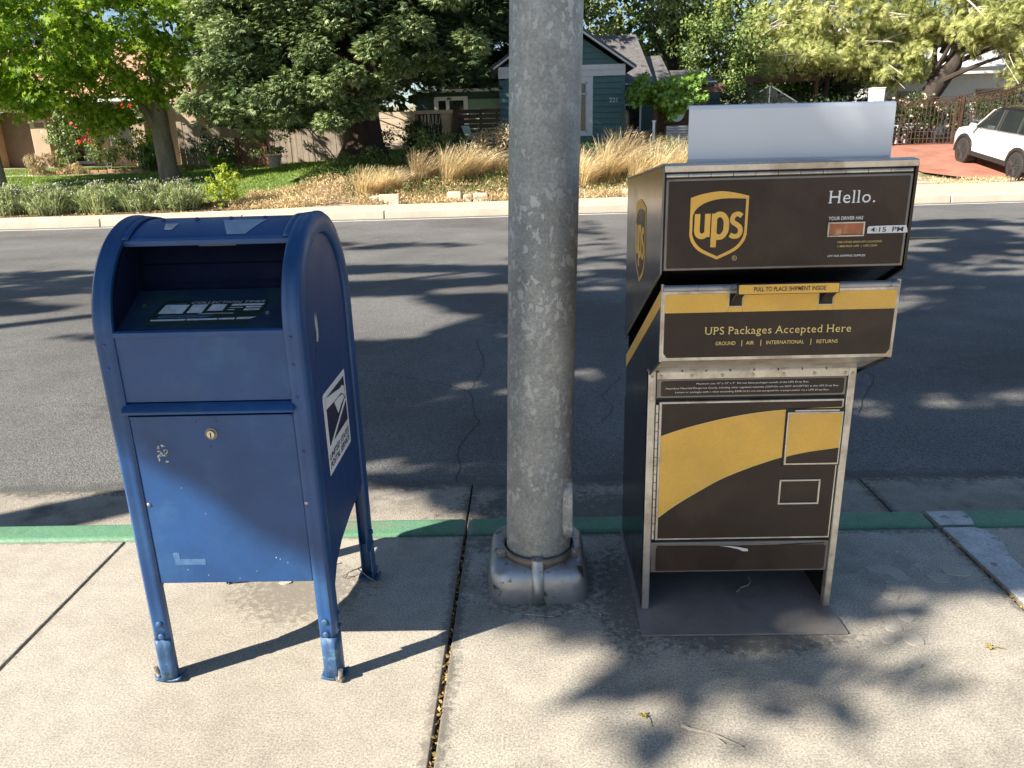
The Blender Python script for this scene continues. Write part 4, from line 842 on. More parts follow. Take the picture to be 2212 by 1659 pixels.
# ------------------------------------------------------------------ street lamp
def street_lamp():
    t = thing('street_lamp', 'mottled galvanised street lamp pole between the blue mailbox and the brown drop box', 'street lamp', (.014, 2.29, 0))
    A = Vector((.014, 2.29, 0)); ax = Vector((.029, 0, 1))
    zs = [0.0, .4, 1, 2, 3, 4, 5, 6, 7, 8.2]
    MB().tube([A+ax*z for z in zs], [.1075-.0038*z for z in zs], 48).build('pole', M['galv'], t, smooth=True)
    p = A+ax*8.1
    MB().tube([p, p+Vector((.1, .5, .25)), p+Vector((.2, 1.4, .35)), p+Vector((.3, 2.4, .35))], [.05, .045, .04, .035], 12).build('arm', M['galv'], t, smooth=True)
    q = p+Vector((.3, 2.4, .33))
    MB().hexa([q+Vector(v) for v in ((-.14, 0, -.08), (.14, 0, -.08), (.11, .6, -.06), (-.11, .6, -.06))], [q+Vector(v) for v in ((-.10, 0, .07), (.10, 0, .07), (.07, .55, .03), (-.07, .55, .03))]).build('lamp_head', M['alu'], t, bevel=.02)
    # cast base cover in two halves with strap
    for s0, s1 in ((-.158, -.001), (.001, .163)):
        pass
    P = rrect(-.150, .178, 2.148, 2.500, .065, 6)
    def ringz(sc, z): cx, cy = .014, 2.318; return [(cx+(x-cx)*sc, cy+(y-cy)*sc, z) for x, y in P]
    def circ(r, z): 
        n = len(P); out = []
        for x, y in P:
            a = atan2(y-2.318, x-.014); out.append((.014+ax.x*z+r*cos(a), 2.29+r*sin(a), z))
        return out
    rows = [ringz(1.0, .002), ringz(1.0, .05), ringz(.99, .075), ringz(.955, .098), ringz(.90, .112), ringz(.84, .118), circ(.128, .122), circ(.118, .125), circ(.113, .135), circ(.1085, .137)]
    rows = [r+[r[0]] for r in rows]
    MB().sheet(rows).build('base_cover', M['alu'], t, smooth=True)
    prof = [(2.141, .0), (2.141, .05), (2.144, .083), (2.156, .110), (2.166, .124), (2.172, .140), (2.178, .158)]
    ca = [(.014+ax.x*.14+.1165*cos(a), 2.29+.1165*sin(a)) for a in np.linspace(0, 2*pi, 49)]
    MB().sheet([[(x, y, z) for x, y in ca] for z in (.118, .152)]).build('collar', M['collar'], t, smooth=True, solid=.005)
    MB().sheet([[(-.006, y, z), (.032, y, z)] for y, z in prof]).build('strap', M['alu'], t, smooth=True, solid=.004)
    for a in (200, 340):
        x, y = .014+.128*cos(radians(a)), 2.29+.128*sin(radians(a)); 
        lg = MB(); lg.bar((x, y, .118), (x, y, .150), .030, .006, up=(0, 1, 0)); lg.build('lug', M['steel_dull'], t, bevel=.002)
        bolt('bolt', t, (x+.003*cos(radians(a)), y+.004*sin(radians(a)), .138), (cos(radians(a)), sin(radians(a)), 0), .006, .005)
    # oval handhole cover on the right
    pts = [(2.265+.052*cos(a), .293+.100*sin(a)*(1 if abs(sin(a)) < .8 else .98)) for a in np.linspace(0, 2*pi, 28, endpoint=False)]
    pts = rrect(2.215, 2.315, .188, .400, .045, 6)
    MB().prism(pts, 'x', .095, .131).build('handhole_cover', M['galv'], t, bevel=.004)
    bolt('bolt', t, (.131, 2.265, .30), (1, 0, 0), .006, .004)
street_lamp()

# ------------------------------------------------------------------ small litter
def litter():
    def maple_leaf(name, x, y, s_, rot, label):
        t = thing(name, label, 'leaf', (x, y, 0), group='fallen yellow leaves')
        pts = []
        for k in range(22):
            a = 2*pi*k/22; r = (1.0 if k % 4 == 0 else .52 if k % 2 else .68)*s_
            pts.append(Vector((x+r*cos(a+rot), y+r*sin(a+rot), .004+.006*abs(sin(a*2))*random.uniform(.5, 1.4))))
        mb = MB(); mb.add([Vector((x, y, .004))]+pts, [(0, i+1, (i+1) % 22+1) for i in range(22)]); mb.build('blade', M['dryleaf'], t, solid=.0006)
        MB().tube([(x, y, .005), (x+s_*1.0*cos(rot), y+s_*sin(rot), .012), (x+s_*3.0*cos(rot+.15), y+s_*3.0*sin(rot+.15), .003)], .0011, 6).build('stem', M['dryleaf'], t)
    maple_leaf('fallen_leaf', .279, 1.641, .014, -1.35, 'small yellow fallen leaf with long stem left of the foreground twig')
    maple_leaf('fallen_leaf', 1.315, 1.90, .015, -.3, 'small curled yellow leaf on the sunny pavement right of the drop box')
    t = thing('twig', 'bare grey forked twig lying on the pavement in the foreground', 'twig', (.44, 1.565, 0), group='fallen twigs')
    MB().tube(rough([(.371, 1.60, .006), (.39, 1.587, .007), (.42, 1.576, .007), (.45, 1.565, .006), (.506, 1.529, .005)], .0025), [.0055, .005, .0045, .004, .0015], 8).build('stick', M['hose'], t, smooth=True)
    MB().tube(rough([(.442, 1.568, .006), (.452, 1.555, .006), (.466, 1.541, .004)], .001), [.002, .0016, .001], 6).build('side_shoot', M['hose'], t)
    t = thing('twig', 'thin bent dry twig leaning against the rear right leg of the mailbox', 'twig', (-.6, 2.31, 0), group='fallen twigs')
    MB().tube([(-.655, 2.315, .004), (-.645, 2.33, .02), (-.60, 2.33, .038), (-.585, 2.37, .09)], [.0015, .002, .0022, .0015], 6).build('stick', M['twig_dark'], t)
    MB().tube([(-.612, 2.33, .034), (-.57, 2.30, .018), (-.52, 2.27, .004)], [.002, .0018, .001], 6).build('side_shoot', M['hose'], t)
    MB().tube([(-.648, 2.318, .02), (-.66, 2.33, .010), (-.667, 2.325, .003)], [.0015, .0012, .001], 6).build('side_shoot', M['twig_dark'], t)
    t = thing('twig', 'short pale twig lying on the base plate under the brown drop box', 'twig', (.68, 2.22, .008), group='fallen twigs')
    MB().tube([(.665, 2.19, .012), (.685, 2.215, .013), (.71, 2.225, .013), (.722, 2.24, .016), (.724, 2.262, .018)], [.003, .0035, .003, .003, .004], 8).build('stick', M['hose'], t, smooth=True)
litter()

# ------------------------------------------------------------------ shade trees beside / behind the camera
GN = rng.random((64, 64))
def vnoise(x, y):
    xi = np.floor(x).astype(int); yi = np.floor(y).astype(int); u = x-xi; v = y-yi; u = u*u*(3-2*u); v = v*v*(3-2*v)
    g = lambda a, b: GN[a % 64, b % 64]
    return (g(xi, yi)*(1-u)+g(xi+1, yi)*u)*(1-v)+(g(xi, yi+1)*(1-u)+g(xi+1, yi+1)*u)*v
def sst(a, b, x): t = np.clip((x-a)/(b-a), 0, 1); return t*t*(3-2*t)
def shade_mask(P):
    """leaf mask in sun-projected ground coordinates, shaping the cast shade and its gaps"""
    gx = P[:, 0]+P[:, 2]*KX; gy = P[:, 1]+P[:, 2]*KY
    left = np.interp(gy, [1.0, 1.6, 1.98, 2.07, 2.14, 2.24, 2.34, 2.45, 2.7, 3.0, 3.4, 4.2, 5, 6.4, 7.0], [.2, .0, -.02, -.12, -.13, -.06, -.08, -.12, -.22, -.45, -1.1, -1.7, -2.1, -1.6, -1.2])
    low = np.interp(gx, [-1, 0, .8, 1.0, 1.15, 1.3, 2.4, 4], [2.6, 1.72, 1.60, 1.66, 2.0, 2.2, 2.25, 2.0])
    n = vnoise(gx*1.6+3, gy*2.1)*.6+vnoise(gx*4+9, gy*4.6+5)*.4
    n2 = vnoise(gx*2.6+20, gy*6.5+3)*.62+vnoise(gx*7+2, gy*13)*.38
    n3 = vnoise(gx*1.2+5, gy*2.1)*.5+vnoise(gx*3.4+8, gy*5.2+3)*.5
    a = sst(-.07, .09, gx-left)*sst(-.20, .22, gy-low)
    up = np.interp(gx, [-2.5, -1, 0, 1.5, 4, 7, 10], [5.6, 6.2, 7.6, 10.6, 12.5, 13.6, 13.4])
    a *= sst(.5, -.4, gy-up)
    # left road streaks, upper road streaks
    b = ((gx < -3.3)*sst(5.0, 5.5, gy)*sst(13.2, 12.2, gy))*(vnoise(gx*.45+1, gy*1.7+7) > .45)
    c = ((gx > -3.3) & (gx < .3))*sst(6.4, 7.2, gy)*sst(13, 12, gy)*(vnoise(gx*.5+11, gy*2.2+2) > .60)
    front = sst(1.15, 1.3, gy)*sst(.1, .3, gx)*sst(1.25, 1.0, gx)*(n2 > .55)
    hole = np.where(gy < 2.12, n2 < .50, np.where(gy < 3.4, (n3 < .70) | (gx < .35), n3 < np.where((gx < 1.6) & (gy < 6.0), .72, .585)))
    core = a*hole
    return np.maximum.reduce([core, b*1., c*1., front*.9])

def shade_tree(name, base, crown_c, crown_r, nc, per, label, lean=(0, 0), r0=.20, lobes=()):
    base = Vector(base); t = thing(name, label, 'tree', base, group='street trees behind the camera')
    cc = Vector(crown_c); top = cc+Vector((0, 0, crown_r[2]*.4))
    path = [base, base.lerp(top, .3)+Vector((.05, .03, 0)), base.lerp(top, .6), top]
    MB().tube(path, [r0, r0*.8, r0*.5, r0*.2], 12).build('trunk', M['bark'], t, smooth=True)
    C = np.concatenate([ell_clumps(c_, r_, n_, .1)[0] for c_, r_, n_ in [(crown_c, crown_r, nc)]+list(lobes)])
    C = C[rng.random(len(C)) < shade_mask(C)+.1]
    mb = MB()
    for k in range(0, len(C), 9):
        s_ = base.lerp(top, random.uniform(.45, .98)); e = Vector(C[k]); q = s_.lerp(e, .5)+Vector((0, 0, .2))
        if min(shade_mask(np.array([tuple(s_), tuple(q), tuple(e), tuple(q.lerp(e, .5)), tuple(s_.lerp(q, .5))]))) < .6: continue
        mb.tube([s_, q, e], [.045, .025, .010], 5)
    mb.build('limbs', M['bark'], t, kind='stuff')
    P, Nn, _ = clumped(C, per, .26)
    P = P[(shade_mask(P) > .4) & (rng.random(len(P)) < np.interp(P[:, 1]+P[:, 2]*KY, [1.3, 1.95, 2.12, 2.25], [.16, .16, .40, 1.0]))]
    foliage('crown', T_LEAF, P, rng.uniform(.13, .22, len(P)), M['l_oak'], t)
shade_tree('street_tree', (-6.35, .66, 0), (-7.2, .6, 8.6), (4.6, 4.2, 5.2), 4200, 34, 'broad green tree rooted in the near pavement, left of the mailbox', r0=.21,
           lobes=[((-5.3, -1.1, 6.2), (2.8, 2.2, 2.3), 1500), ((-6.5, 4.2, 10.5), (3.6, 2.6, 3.2), 1500)])  # lobes added to deepen shade on the boxes and far road
shade_tree('street_tree', (-15.5, 1.0, 0), (-14.5, 2.0, 10.5), (5.2, 4.6, 6.0), 2200, 34, 'second tall green tree further left along the near pavement', r0=.24)

# ------------------------------------------------------------------ far side: buildings
def Z(x, y): return float(tz(x, y))
def boards_h(par, x0, x1, y, z0, z1, h, m, th=.034, name='siding_board', tilt=.026):
    z = z0
    while z < z1-.01:
        zt = min(z+h, z1)
        MB().hexa([(x0, y-th, z), (x1, y-th, z), (x1, y, z), (x0, y, z)], [(x0, y-th+tilt, zt-.004), (x1, y-th+tilt, zt-.004), (x1, y, zt-.004), (x0, y, zt-.004)]).build(name, m, par)
        z += h

def stucco_house():
    t = thing('stucco_house', 'beige stucco house behind the sweetgum tree with brown panel door and tiled roof', 'house', (-17, 28.5, .8))
    Y = 28.5
    MB().box(-26, -19.0, Y, Y+8, .2, 2.75).build('wall', M['stucco'], t, bevel=.03)
    MB().box(-17.62, -17.0, Y, Y+.6, .2, 2.75).build('column', M['stucco'], t, bevel=.03)
    MB().box(-19.0, -17.62, Y+.55, Y+.8, .2, 2.75).build('garage_panel', M['stucco2'], t)
    MB().box(-17.0, -13.9, Y+1.2, Y+1.4, .2, 3.2).build('wall', M['stucco'], t)
    MB().box(-13.9, -13.4, Y-.2, Y+.3, .2, 3.0).build('column', M['stucco'], t, bevel=.02)
    MB().box(-13.4, -11.72, Y+.3, Y+6, .2, 4.0).build('wall', M['stucco'], t, bevel=.02)
    MB().box(-26, -13.4, Y-.35, Y+.0, 2.74, 3.02).build('porch_beam', M['stucco'], t, bevel=.05)
    MB().box(-26.1, -13.3, Y-.55, Y-.35, 2.95, 3.10).build('fascia', M['trimwhite'], t, bevel=.02)
    MB().box(-17.45, -17.12, Y-.02, Y, 2.2, 2.36).build('number_plaque', M['stucco2'], t, bevel=.05)
    d = MB().box(-16.85, -16.12, Y+1.12, Y+1.2, .9, 2.7).build('screen_door', M['trimwhite'], t)
    MB().box(-16.75, -16.22, Y+1.08, Y+1.12, 1.0, 2.6).build('screen', M['glass'], d)
    wn = MB().box(-15.4, -14.3, Y+1.1, Y+1.2, 1.5, 2.6).build('window', M['trimwhite'], t)
    MB().box(-15.33, -14.37, Y+1.07, Y+1.1, 1.57, 2.53).build('pane', M['glass'], wn)
    wn = MB().box(-13.2, -12.75, Y+.24, Y+.3, 1.95, 2.5).build('window', M['trimwhite'], t)
    MB().box(-13.15, -12.8, Y+.2, Y+.24, 2.0, 2.45).build('pane', M['glass'], wn)
    rows = []
    for k in range(0, 15):
        y = Y-.6+k*.35; z = 3.1+k*.16
        rows.append([(x, y, z+.05*abs(sin(x*9))+(0.03 if k % 2 else 0)) for x in np.arange(-26.2, -13.2, .09)])
    MB().sheet(rows).build('roof', M['tile'], t)
    MB().box(-13.5, -11.4, Y-.0, Y+6.2, 4.0, 4.15).build('roof', M['tile'], t)
    # pale neighbour wall further back
    t2 = thing('pale_house', 'small pale grey building glimpsed between the sweetgum and the redwood', 'house', (-11, 34, .8))
    MB().box(-14, -9.6, 34, 38, .5, 4.2).build('wall', M['mint'], t2)
    MB().box(-14.2, -9.4, 33.7, 38.3, 4.2, 4.5).build('roof_edge', M['trimwhite'], t2)
stucco_house()

def teal_house():
    t = thing('teal_house', 'teal clapboard house with white gable trim, white framed window and number 221', 'house', (1.2, 26, 1.3))
    Y = 26.0; x0, x1 = -.78, 3.18
    MB().box(x0, x1, Y, Y+6, .6, 3.43).build('wall', M['teal'], t)
    boards_h(t, x0, 1.02, Y, 1.22, 3.28, .178, M['teal']); boards_h(t, 2.18, x1-.06, Y, 1.22, 3.28, .178, M['teal'])
    MB().box(x1-.06, x1+.02, Y-.03, Y+.06, 1.0, 3.3).build('corner_board', M['teal'], t)
    px = (x0+x1)/2; pz = 3.43+(x1-px)*.66
    MB().prism([(x0, 3.43), (x1, 3.43), (px, pz)], 'y', Y+.0, Y+.05).build('gable_wall', M['teal'], t)
    z = 3.52
    while z < pz-.15:
        zt = z+.178; h0 = (pz-z)/.66; h1 = max(.02, (pz-zt)/.66)
        MB().hexa([(px-h0+.03, Y-.034, z), (px+h0-.03, Y-.034, z), (px+h0-.03, Y, z), (px-h0+.03, Y, z)], [(px-h1+.03, Y-.012, zt-.004), (px+h1-.03, Y-.012, zt-.004), (px+h1-.03, Y, zt-.004), (px-h1+.03, Y, zt-.004)]).build('siding_board', M['teal'], t)
        z += .178
    # scalloped frieze
    P = [(x0-.02, 3.49), (x0-.02, 3.19), (x1+.02, 3.19), (x1+.02, 3.49)]
    MB().prism(P, 'y', Y-.07, Y-.036).build('frieze', M['trimwhite'], t)
    sc_ = []
    n = 14; wd = (x1-x0)/n
    top = [(x0, 3.52)]
    for k in range(n): top += [(x0+wd*(k+f), 3.40-.05*sin(pi*f)) for f in (.0, .2, .4, .6, .8, 1.0)]
    top += [(x1, 3.52)]
    MB().prism(top, 'y', Y-.10, Y-.072).build('scalloped_trim', M['trimwhite'], t)
    for sg in (-1, 1):
        a = Vector((px, Y-.22, pz+.14)); b = Vector((px+sg*(x1-px+.28), Y-.22, 3.43-.28*.66+.14))
        MB().bar(a, b, .05, .17, up=(0, 1, 0)).build('bargeboard', M['trimwhite'], t)
        rf = MB().hexa([(px, Y-.25, pz+.20), (px+sg*(x1-px+.34), Y-.25, 3.43-.34*.66+.20), (px+sg*(x1-px+.34), Y+6, 3.43-.34*.66+.20), (px, Y+6, pz+.20)],
                       [(px, Y-.25, pz+.26), (px+sg*(x1-px+.34), Y-.25, 3.43-.34*.66+.26), (px+sg*(x1-px+.34), Y+6, 3.43-.34*.66+.26), (px, Y+6, pz+.26)]).build('roof', M['shingle'], t)
    wf = MB()
    for b in ((1.02, 1.20, 1.40, 3.22), (2.0, 2.18, 1.40, 3.22), (1.20, 2.0, 3.02, 3.22), (1.20, 2.0, 1.40, 1.52)): wf.box(b[0], b[1], Y-.05, Y, b[2], b[3])
    wn = wf.build('window', M['trimwhite'], t, bevel=.005)
    MB().box(1.2, 2.0, Y-.02, Y-.012, 1.52, 3.02).build('pane', M['glass'], wn)
    ms = MB()
    for b in ((1.2, 2.0, 2.66, 2.69), (1.20, 1.24, 1.52, 3.02), (1.96, 2.0, 1.52, 3.02), (1.2, 2.0, 1.52, 1.56), (1.2, 2.0, 2.98, 3.02)): ms.box(b[0], b[1], Y-.036, Y-.021, b[2], b[3])
    ms.build('sash', M['trimwhite'], wn)
    text('house_number', '221', M['trimwhite'], t, (2.70, Y-.036, 2.40), (1, 0, 0), (0, 0, 1), .26, .135, .004, bold=.01)
    # wing behind with shingle roofs facing the street
    MB().box(3.2, 6.4, 28.4, 32, .8, 3.1).build('wing_wall', M['teald'], t)
    def roofp(pts, nm='roof'):
        MB().hexa([(x, y, z-.06) for x, y, z in pts], pts).build(nm, M['shingle'], t)
    roofp([(1.4, 28.0, 3.08), (4.45, 28.0, 3.08), (4.10, 30.4, 4.85), (1.4, 30.4, 4.85)])
    roofp([(4.25, 28.2, 3.02), (5.15, 28.2, 3.02), (4.95, 30.0, 4.08), (4.1, 30.0, 4.08)])
    roofp([(4.9, 28.3, 3.02), (6.6, 28.3, 3.02), (6.4, 29.3, 3.52), (4.9, 29.3, 3.52)])
    MB().box(3.2, 6.5, 27.93, 28.0, 2.98, 3.06).build('eave_board', M['trimwhite'], t)
    # rear dark teal building left
    t2 = thing('garden_house', 'dark teal outbuilding with white door frame rising behind the slatted fence', 'house', (-2.2, 29, 1.2))
    MB().box(-3.8, -.7, 29, 33, .8, 3.0).build('wall', M['teald'], t2)
    MB().box(-2.0, -.7, 28.97, 29, .9, 2.75).build('light_wall', M['mint'], t2)
    MB().box(-4.0, -.5, 28.6, 33, 3.0, 3.08).build('roof', M['trimwhite'], t2)
    fr = MB()
    for b in ((-3.2, -3.05, .9, 2.85), (-2.15, -2.0, .9, 2.85), (-3.05, -2.15, 2.72, 2.85), (-2.78, -2.66, .9, 2.72)): fr.box(b[0], b[1], 28.93, 28.99, b[2], b[3])
    d = fr.build('door_frame', M['trimwhite'], t2)
    MB().box(-3.05, -2.78, 28.97, 28.99, .9, 2.72).build('pane', M['glass'], d); MB().box(-2.66, -2.15, 28.97, 28.99, .9, 2.72).build('pane', M['glass'], d)
    # porch with vine
    t3 = thing('pergola', 'dark wooden porch pergola right of the teal house, buried in vine', 'pergola', (4.3, 24.6, 1.2))
    for x in (3.95, 5.4):
        MB().box(x-.06, x+.06, 24.5, 24.62, .9, 2.6).build('post', M['fence_dark'], t3)
    MB().box(3.1, 6.0, 24.48, 24.64, 2.55, 2.7).build('beam', M['fence_dark'], t3)
    for k in range(7): MB().box(3.3+k*.42, 3.36+k*.42, 24.4, 27.6, 2.7, 2.8).build('rafter', M['fence_dark'], t3)
    MB().box(3.2, 6.6, 27.6, 27.7, .9, 3.0).build('back_wall', M['teald'], t3)
    MB().box(3.95, 5.6, 24.9, 24.95, 1.2, 2.2).build('dark_screen', M['fence_dark'], t3)
    wn = MB().box(3.35, 3.95, 27.5, 27.6, 1.5, 2.4).build('window', M['trimwhite'], t3); MB().box(3.42, 3.88, 27.46, 27.5, 1.57, 2.33).build('pane', M['glass'], wn)
    n = 2300; C = np.c_[rng.uniform(3.2, 5.5, 60), rng.uniform(24.2, 25.0, 60), rng.uniform(2.35, 3.0, 60)]
    C2 = np.c_[rng.uniform(4.0, 4.9, 16), rng.uniform(24.2, 24.5, 16), rng.uniform(1.95, 2.5, 16)]
    C3 = np.c_[rng.uniform(3.1, 4.4, 12), rng.uniform(24.3, 24.7, 12), rng.uniform(2.3, 2.6, 12)]
    P, Nn, _ = clumped(np.r_[C, C2, C3], 38, .24)
    Nn = Nn*.6+np.array([-.35, -.6, .3])
    v = thing('grape_vine', 'bright green vine draped over the pergola beside the teal house', 'vine', (4.4, 24.5, 2.0))
    me = npmesh('leaf', STAR*.19, T_STAR[1]); near = np.argsort(P[:, 1])[:290]; rest = np.argsort(P[:, 1])[290:]
    for i in near:
        o = link('leaf', me, M['l_vine1'], v); q = Vector(Nn[i]).normalized().to_track_quat('Z', 'Y'); o.rotation_mode = 'QUATERNION'; o.rotation_quaternion = q; o.location = Vector(P[i])-org_of(v)
    foliage('leaves', T_STAR, P[rest], rng.uniform(.12, .20, len(rest)), M['l_vine'], v, N=Nn[rest])
    # round wall disc and corrugated panel
    t4 = thing('garden_disc', 'round pale decorative disc with dark cut-out hanging under the vine', 'ornament', (4.56, 24.3, 1.95))
    MB().prism(disc((4.56, 1.97), .205, 24, .235), 'y', 24.30, 24.32).build('disc', M['plastic_green'], t4)
    MB().prism([(4.42, 1.93), (4.46, 2.08), (4.52, 2.13), (4.54, 2.0), (4.51, 1.95), (4.47, 1.90)], 'y', 24.288, 24.30).build('cut_out', M['teald'], t4)
    MB().prism([(4.60, 2.1), (4.66, 2.12), (4.72, 2.02), (4.70, 1.93), (4.63, 1.97)], 'y', 24.288, 24.30).build('cut_out', M['teald'], t4)
    MB().tube([(4.56, 24.31, 2.2), (4.56, 24.4, 2.55)], .006, 5).build('cord', M['blackp'], t4)
    t5 = thing('planter', 'raised planter clad in corrugated metal under the hanging disc', 'planter', (4.55, 24.1, 1.15))
    rows = [[(x, 23.9+.025*sin((z-1.0)*2*pi/.075), z) for x in np.linspace(4.18, 4.98, 3)] for z in np.linspace(.95, 1.62, 60)]
    MB().sheet(rows).build('cladding', M['corr'], t5); MB().box(4.15, 5.0, 23.94, 24.6, .9, 1.6).build('soil_box', M['fence_dark'], t5)
    t6 = thing('porch_post', 'white painted post standing at the entrance beside the teal house', 'post', (3.82, 24.0, 1.1))
    MB().box(3.79, 3.86, 23.97, 24.03, .95, 1.75).build('shaft', M['trimwhite'], t6); MB().box(3.77, 3.88, 23.95, 24.05, 1.75, 1.79).build('cap', M['trimwhite'], t6)

VL = np.array([[.5*cos(2*pi*i/5+pi/5), .5*sin(2*pi*i/5+pi/5), 0] for i in range(5)]); T_VL = (VL, np.array([[0, 1, 2, 3, 4]]))
M['l_vine1'] = mat('vine_leaf_large', (0.13, 0.24, 0.025), 0.5, var=.3, vs=1.2, coord='World')
M['l_gum1'] = mat('sweetgum_leaf_large', (0.13, 0.26, 0.025), 0.5, var=.35, vs=1.4, coord='World')
teal_house()

def fences():
    # weathered vertical board fence from the stucco house to the redwood
    t = thing('board_fence', 'weathered vertical board fence between the stucco house and the redwood', 'fence', (-8.5, 27, .7), group='garden fences')
    x = -11.7; k = 0
    while x < -4.6:
        wd = .19+random.uniform(-.01, .01); h = np.interp(x, [-11.7, -10, -7, -4.6], [2.2, 1.95, 1.85, 1.9])+random.uniform(-.025, .025); y = 27+random.uniform(-.012, .012)
        MB().box(x, x+wd-.012, y, y+.022, Z(x, 27)-.1, h).build('fence_board', M['fence_old'], t); x += wd; k += 1
    MB().box(-11.7, -4.6, 27.03, 27.09, .95, 1.05).build('rail', M['fence_old'], t); MB().box(-11.7, -4.6, 27.03, 27.09, 1.6, 1.7).build('rail', M['fence_old'], t)
    t = thing('trellis', 'red-brown lattice trellis between two posts in front of the board fence', 'trellis', (-9.3, 26.2, .7))
    for x in (-9.45, -8.52): MB().box(x-.06, x+.06, 26.14, 26.26, .6, 1.65).build('post', M['redwood_post'], t)
    for k in range(-4, 16):
        x0 = -9.4+k*.09
        for sg in (-1, 1):
            a = Vector((x0, 26.2+.012*sg, .75)); b = a+Vector((sg*.8, 0, .8))
            def clipx(p, q):
                lo, hi = -9.38, -8.58; out = []
                for u in (p, q):
                    v = q if u is p else p; xx = min(max(u.x, lo), hi); f = 0 if abs(v.x-u.x) < 1e-6 else (xx-u.x)/(v.x-u.x); out.append(u.lerp(v, f))
                return out
            if max(a.x, b.x) < -9.3 or min(a.x, b.x) > -8.66: continue
            p, q = clipx(a, b)
            if (p-q).length > .1: MB().bar(p, q, .010, .028, up=(0, 1, 0)).build('lath', M['redwood_post'], t)
    # pale horizontal planks right of the redwood
    t = thing('plank_fence', 'pale horizontal plank fence just right of the redwood trunk', 'fence', (-3.9, 25, 1.1), group='garden fences')
    for k in range(7): MB().box(-4.9, -3.42, 25, 25.03, .98+k*.185, .98+k*.185+.172).build('plank', M['fence_light'], t)
    for x in (-4.6, -3.5): MB().box(x-.05, x+.05, 25.03, 25.12, .9, 2.3).build('post', M['fence_light'], t)
    t = thing('garden_gate', 'dark double garden gate with twisted branch panels in a pale frame', 'gate', (-2.95, 25, 1.1))
    for x0, x1 in ((-3.38, -2.98), (-2.95, -2.55)):
        MB().box(x0, x1, 25.02, 25.05, 1.1, 2.2).build('panel', M['fence_dark'], t)
        for k in range(6):
            xa = x0+.04+k*.06; MB().tube(rough([(xa, 25.0, 1.12), (xa+random.uniform(-.05, .09), 25.0, 1.4), (xa+random.uniform(-.06, .06), 25.0, 1.75), (xa+random.uniform(-.05, .05), 25.0, 2.15)], .015), .013, 5).build('branch', M['deadwood'], t)
    for x in (-3.40, -2.965, -2.54, -2.3): MB().box(x-.02, x+.02, 24.97, 25.0, 1.0, 2.26).build('post', M['fence_light'], t)
    MB().box(-3.4, -2.2, 24.96, 25.02, 2.18, 2.28).build('top_rail', M['fence_light'], t); MB().box(-2.52, -2.1, 25.02, 25.05, 1.05, 2.2).build('plank', M['fence_light'], t)
    t = thing('slat_fence', 'dark brown horizontal slat fence beside the teal house', 'fence', (-1.5, 25, 1.0), group='garden fences')
    for k in range(9): MB().box(-2.22, -.74, 24.99, 25.02, 1.0+k*.145, 1.0+k*.145+.115).build('slat', M['fence_dark'], t)
    for x in (-2.1, -1.35, -.85): MB().box(x-.04, x+.04, 25.02, 25.1, .9, 2.28).build('post', M['fence_dark'], t)
    t = thing('gate_post', 'dark leaning wooden post between the garden gate and the slat fence', 'post', (-2.18, 24.8, 1))
    MB().bar((-2.2, 24.8, .95), (-2.12, 24.85, 2.15), .14, .12).build('shaft', M['fence_dark'], t)
    # iron fence
    t = thing('iron_fence', 'rusty wrought iron fence with scroll top at the end of the red driveway', 'fence', (14.3, 27, .8))
    x = 11.9
    while x < 18.5:
        zt = np.interp(x, [11.9, 14.2, 18.5], [2.24, 2.28, 2.95])-.05; zb = Z(x, 27)+.02
        MB().bar((x, 27, zb), (x, 27, zt), .022, .022).build('bar', M['iron'], t)
        MB().tube([(x+.07+.045*cos(a), 27, zt-.09+.045*sin(a)) for a in np.linspace(0, 2*pi, 9)], .009, 4, cap=False).build('scroll', M['iron'], t)
        x += .135
    for za in (.08, .0, -.18):
        for a, b in (((11.9, 2.24), (14.2, 2.28)), ((14.2, 2.28), (18.5, 2.95))):
            MB().bar((a[0], 27, a[1]+za-.05), (b[0], 27, b[1]+za-.05), .03, .03).build('rail', M['iron'], t)
    MB().bar((11.9, 27, 1.02), (18.5, 27, 1.02), .03, .03).build('rail', M['iron'], t)
    for x in (12.0, 14.2, 14.4, 17.6): MB().bar((x, 27, .6), (x, 27, np.interp(x, [11.9, 14.2, 18.5], [2.3, 2.34, 3.0])), .07, .07).build('post', M['iron'], t)
fences()

def retaining():
    t = thing('stone_wall', 'low dry stone retaining wall of pale blocks along the far pavement', 'wall', (-1.5, 17.5, .1))
    x = -3.5
    while x < 2.6:
        wd = random.uniform(.22, .5)
        if random.random() < .85 and not (-2.9 < x < -2.1):
            y = float(yk(x))+1.0; z0 = Z(x, y)-.08; h = random.uniform(.2, .27)
            b = [Vector((x+dx+random.uniform(-.02, .02), y+dy+random.uniform(-.02, .02), z0+dz+random.uniform(-.02, .02))) for dx, dy, dz in ((0, 0, 0), (wd-.03, 0, 0), (wd-.03, .22, 0), (0, .22, 0))]
            tp = [p+Vector((random.uniform(-.015, .015), .03, h)) for p in b]
            MB().hexa(b, tp).build('stone', M['stone'], t, bevel=.025)
        x += wd
    t = thing('garden_edging', 'row of terracotta edging blocks along the flower bed of the stucco house', 'edging', (-13.5, 26, .65))
    x = -15.9
    while x < -11.3:
        y = 25.7; z = Z(x, y)
        MB().box(x, x+.26, y, y+.14, z-.03, z+.11+random.uniform(-.01, .01)).build('edging_block', M['brick'], t, bevel=.015); x += .285
retaining()

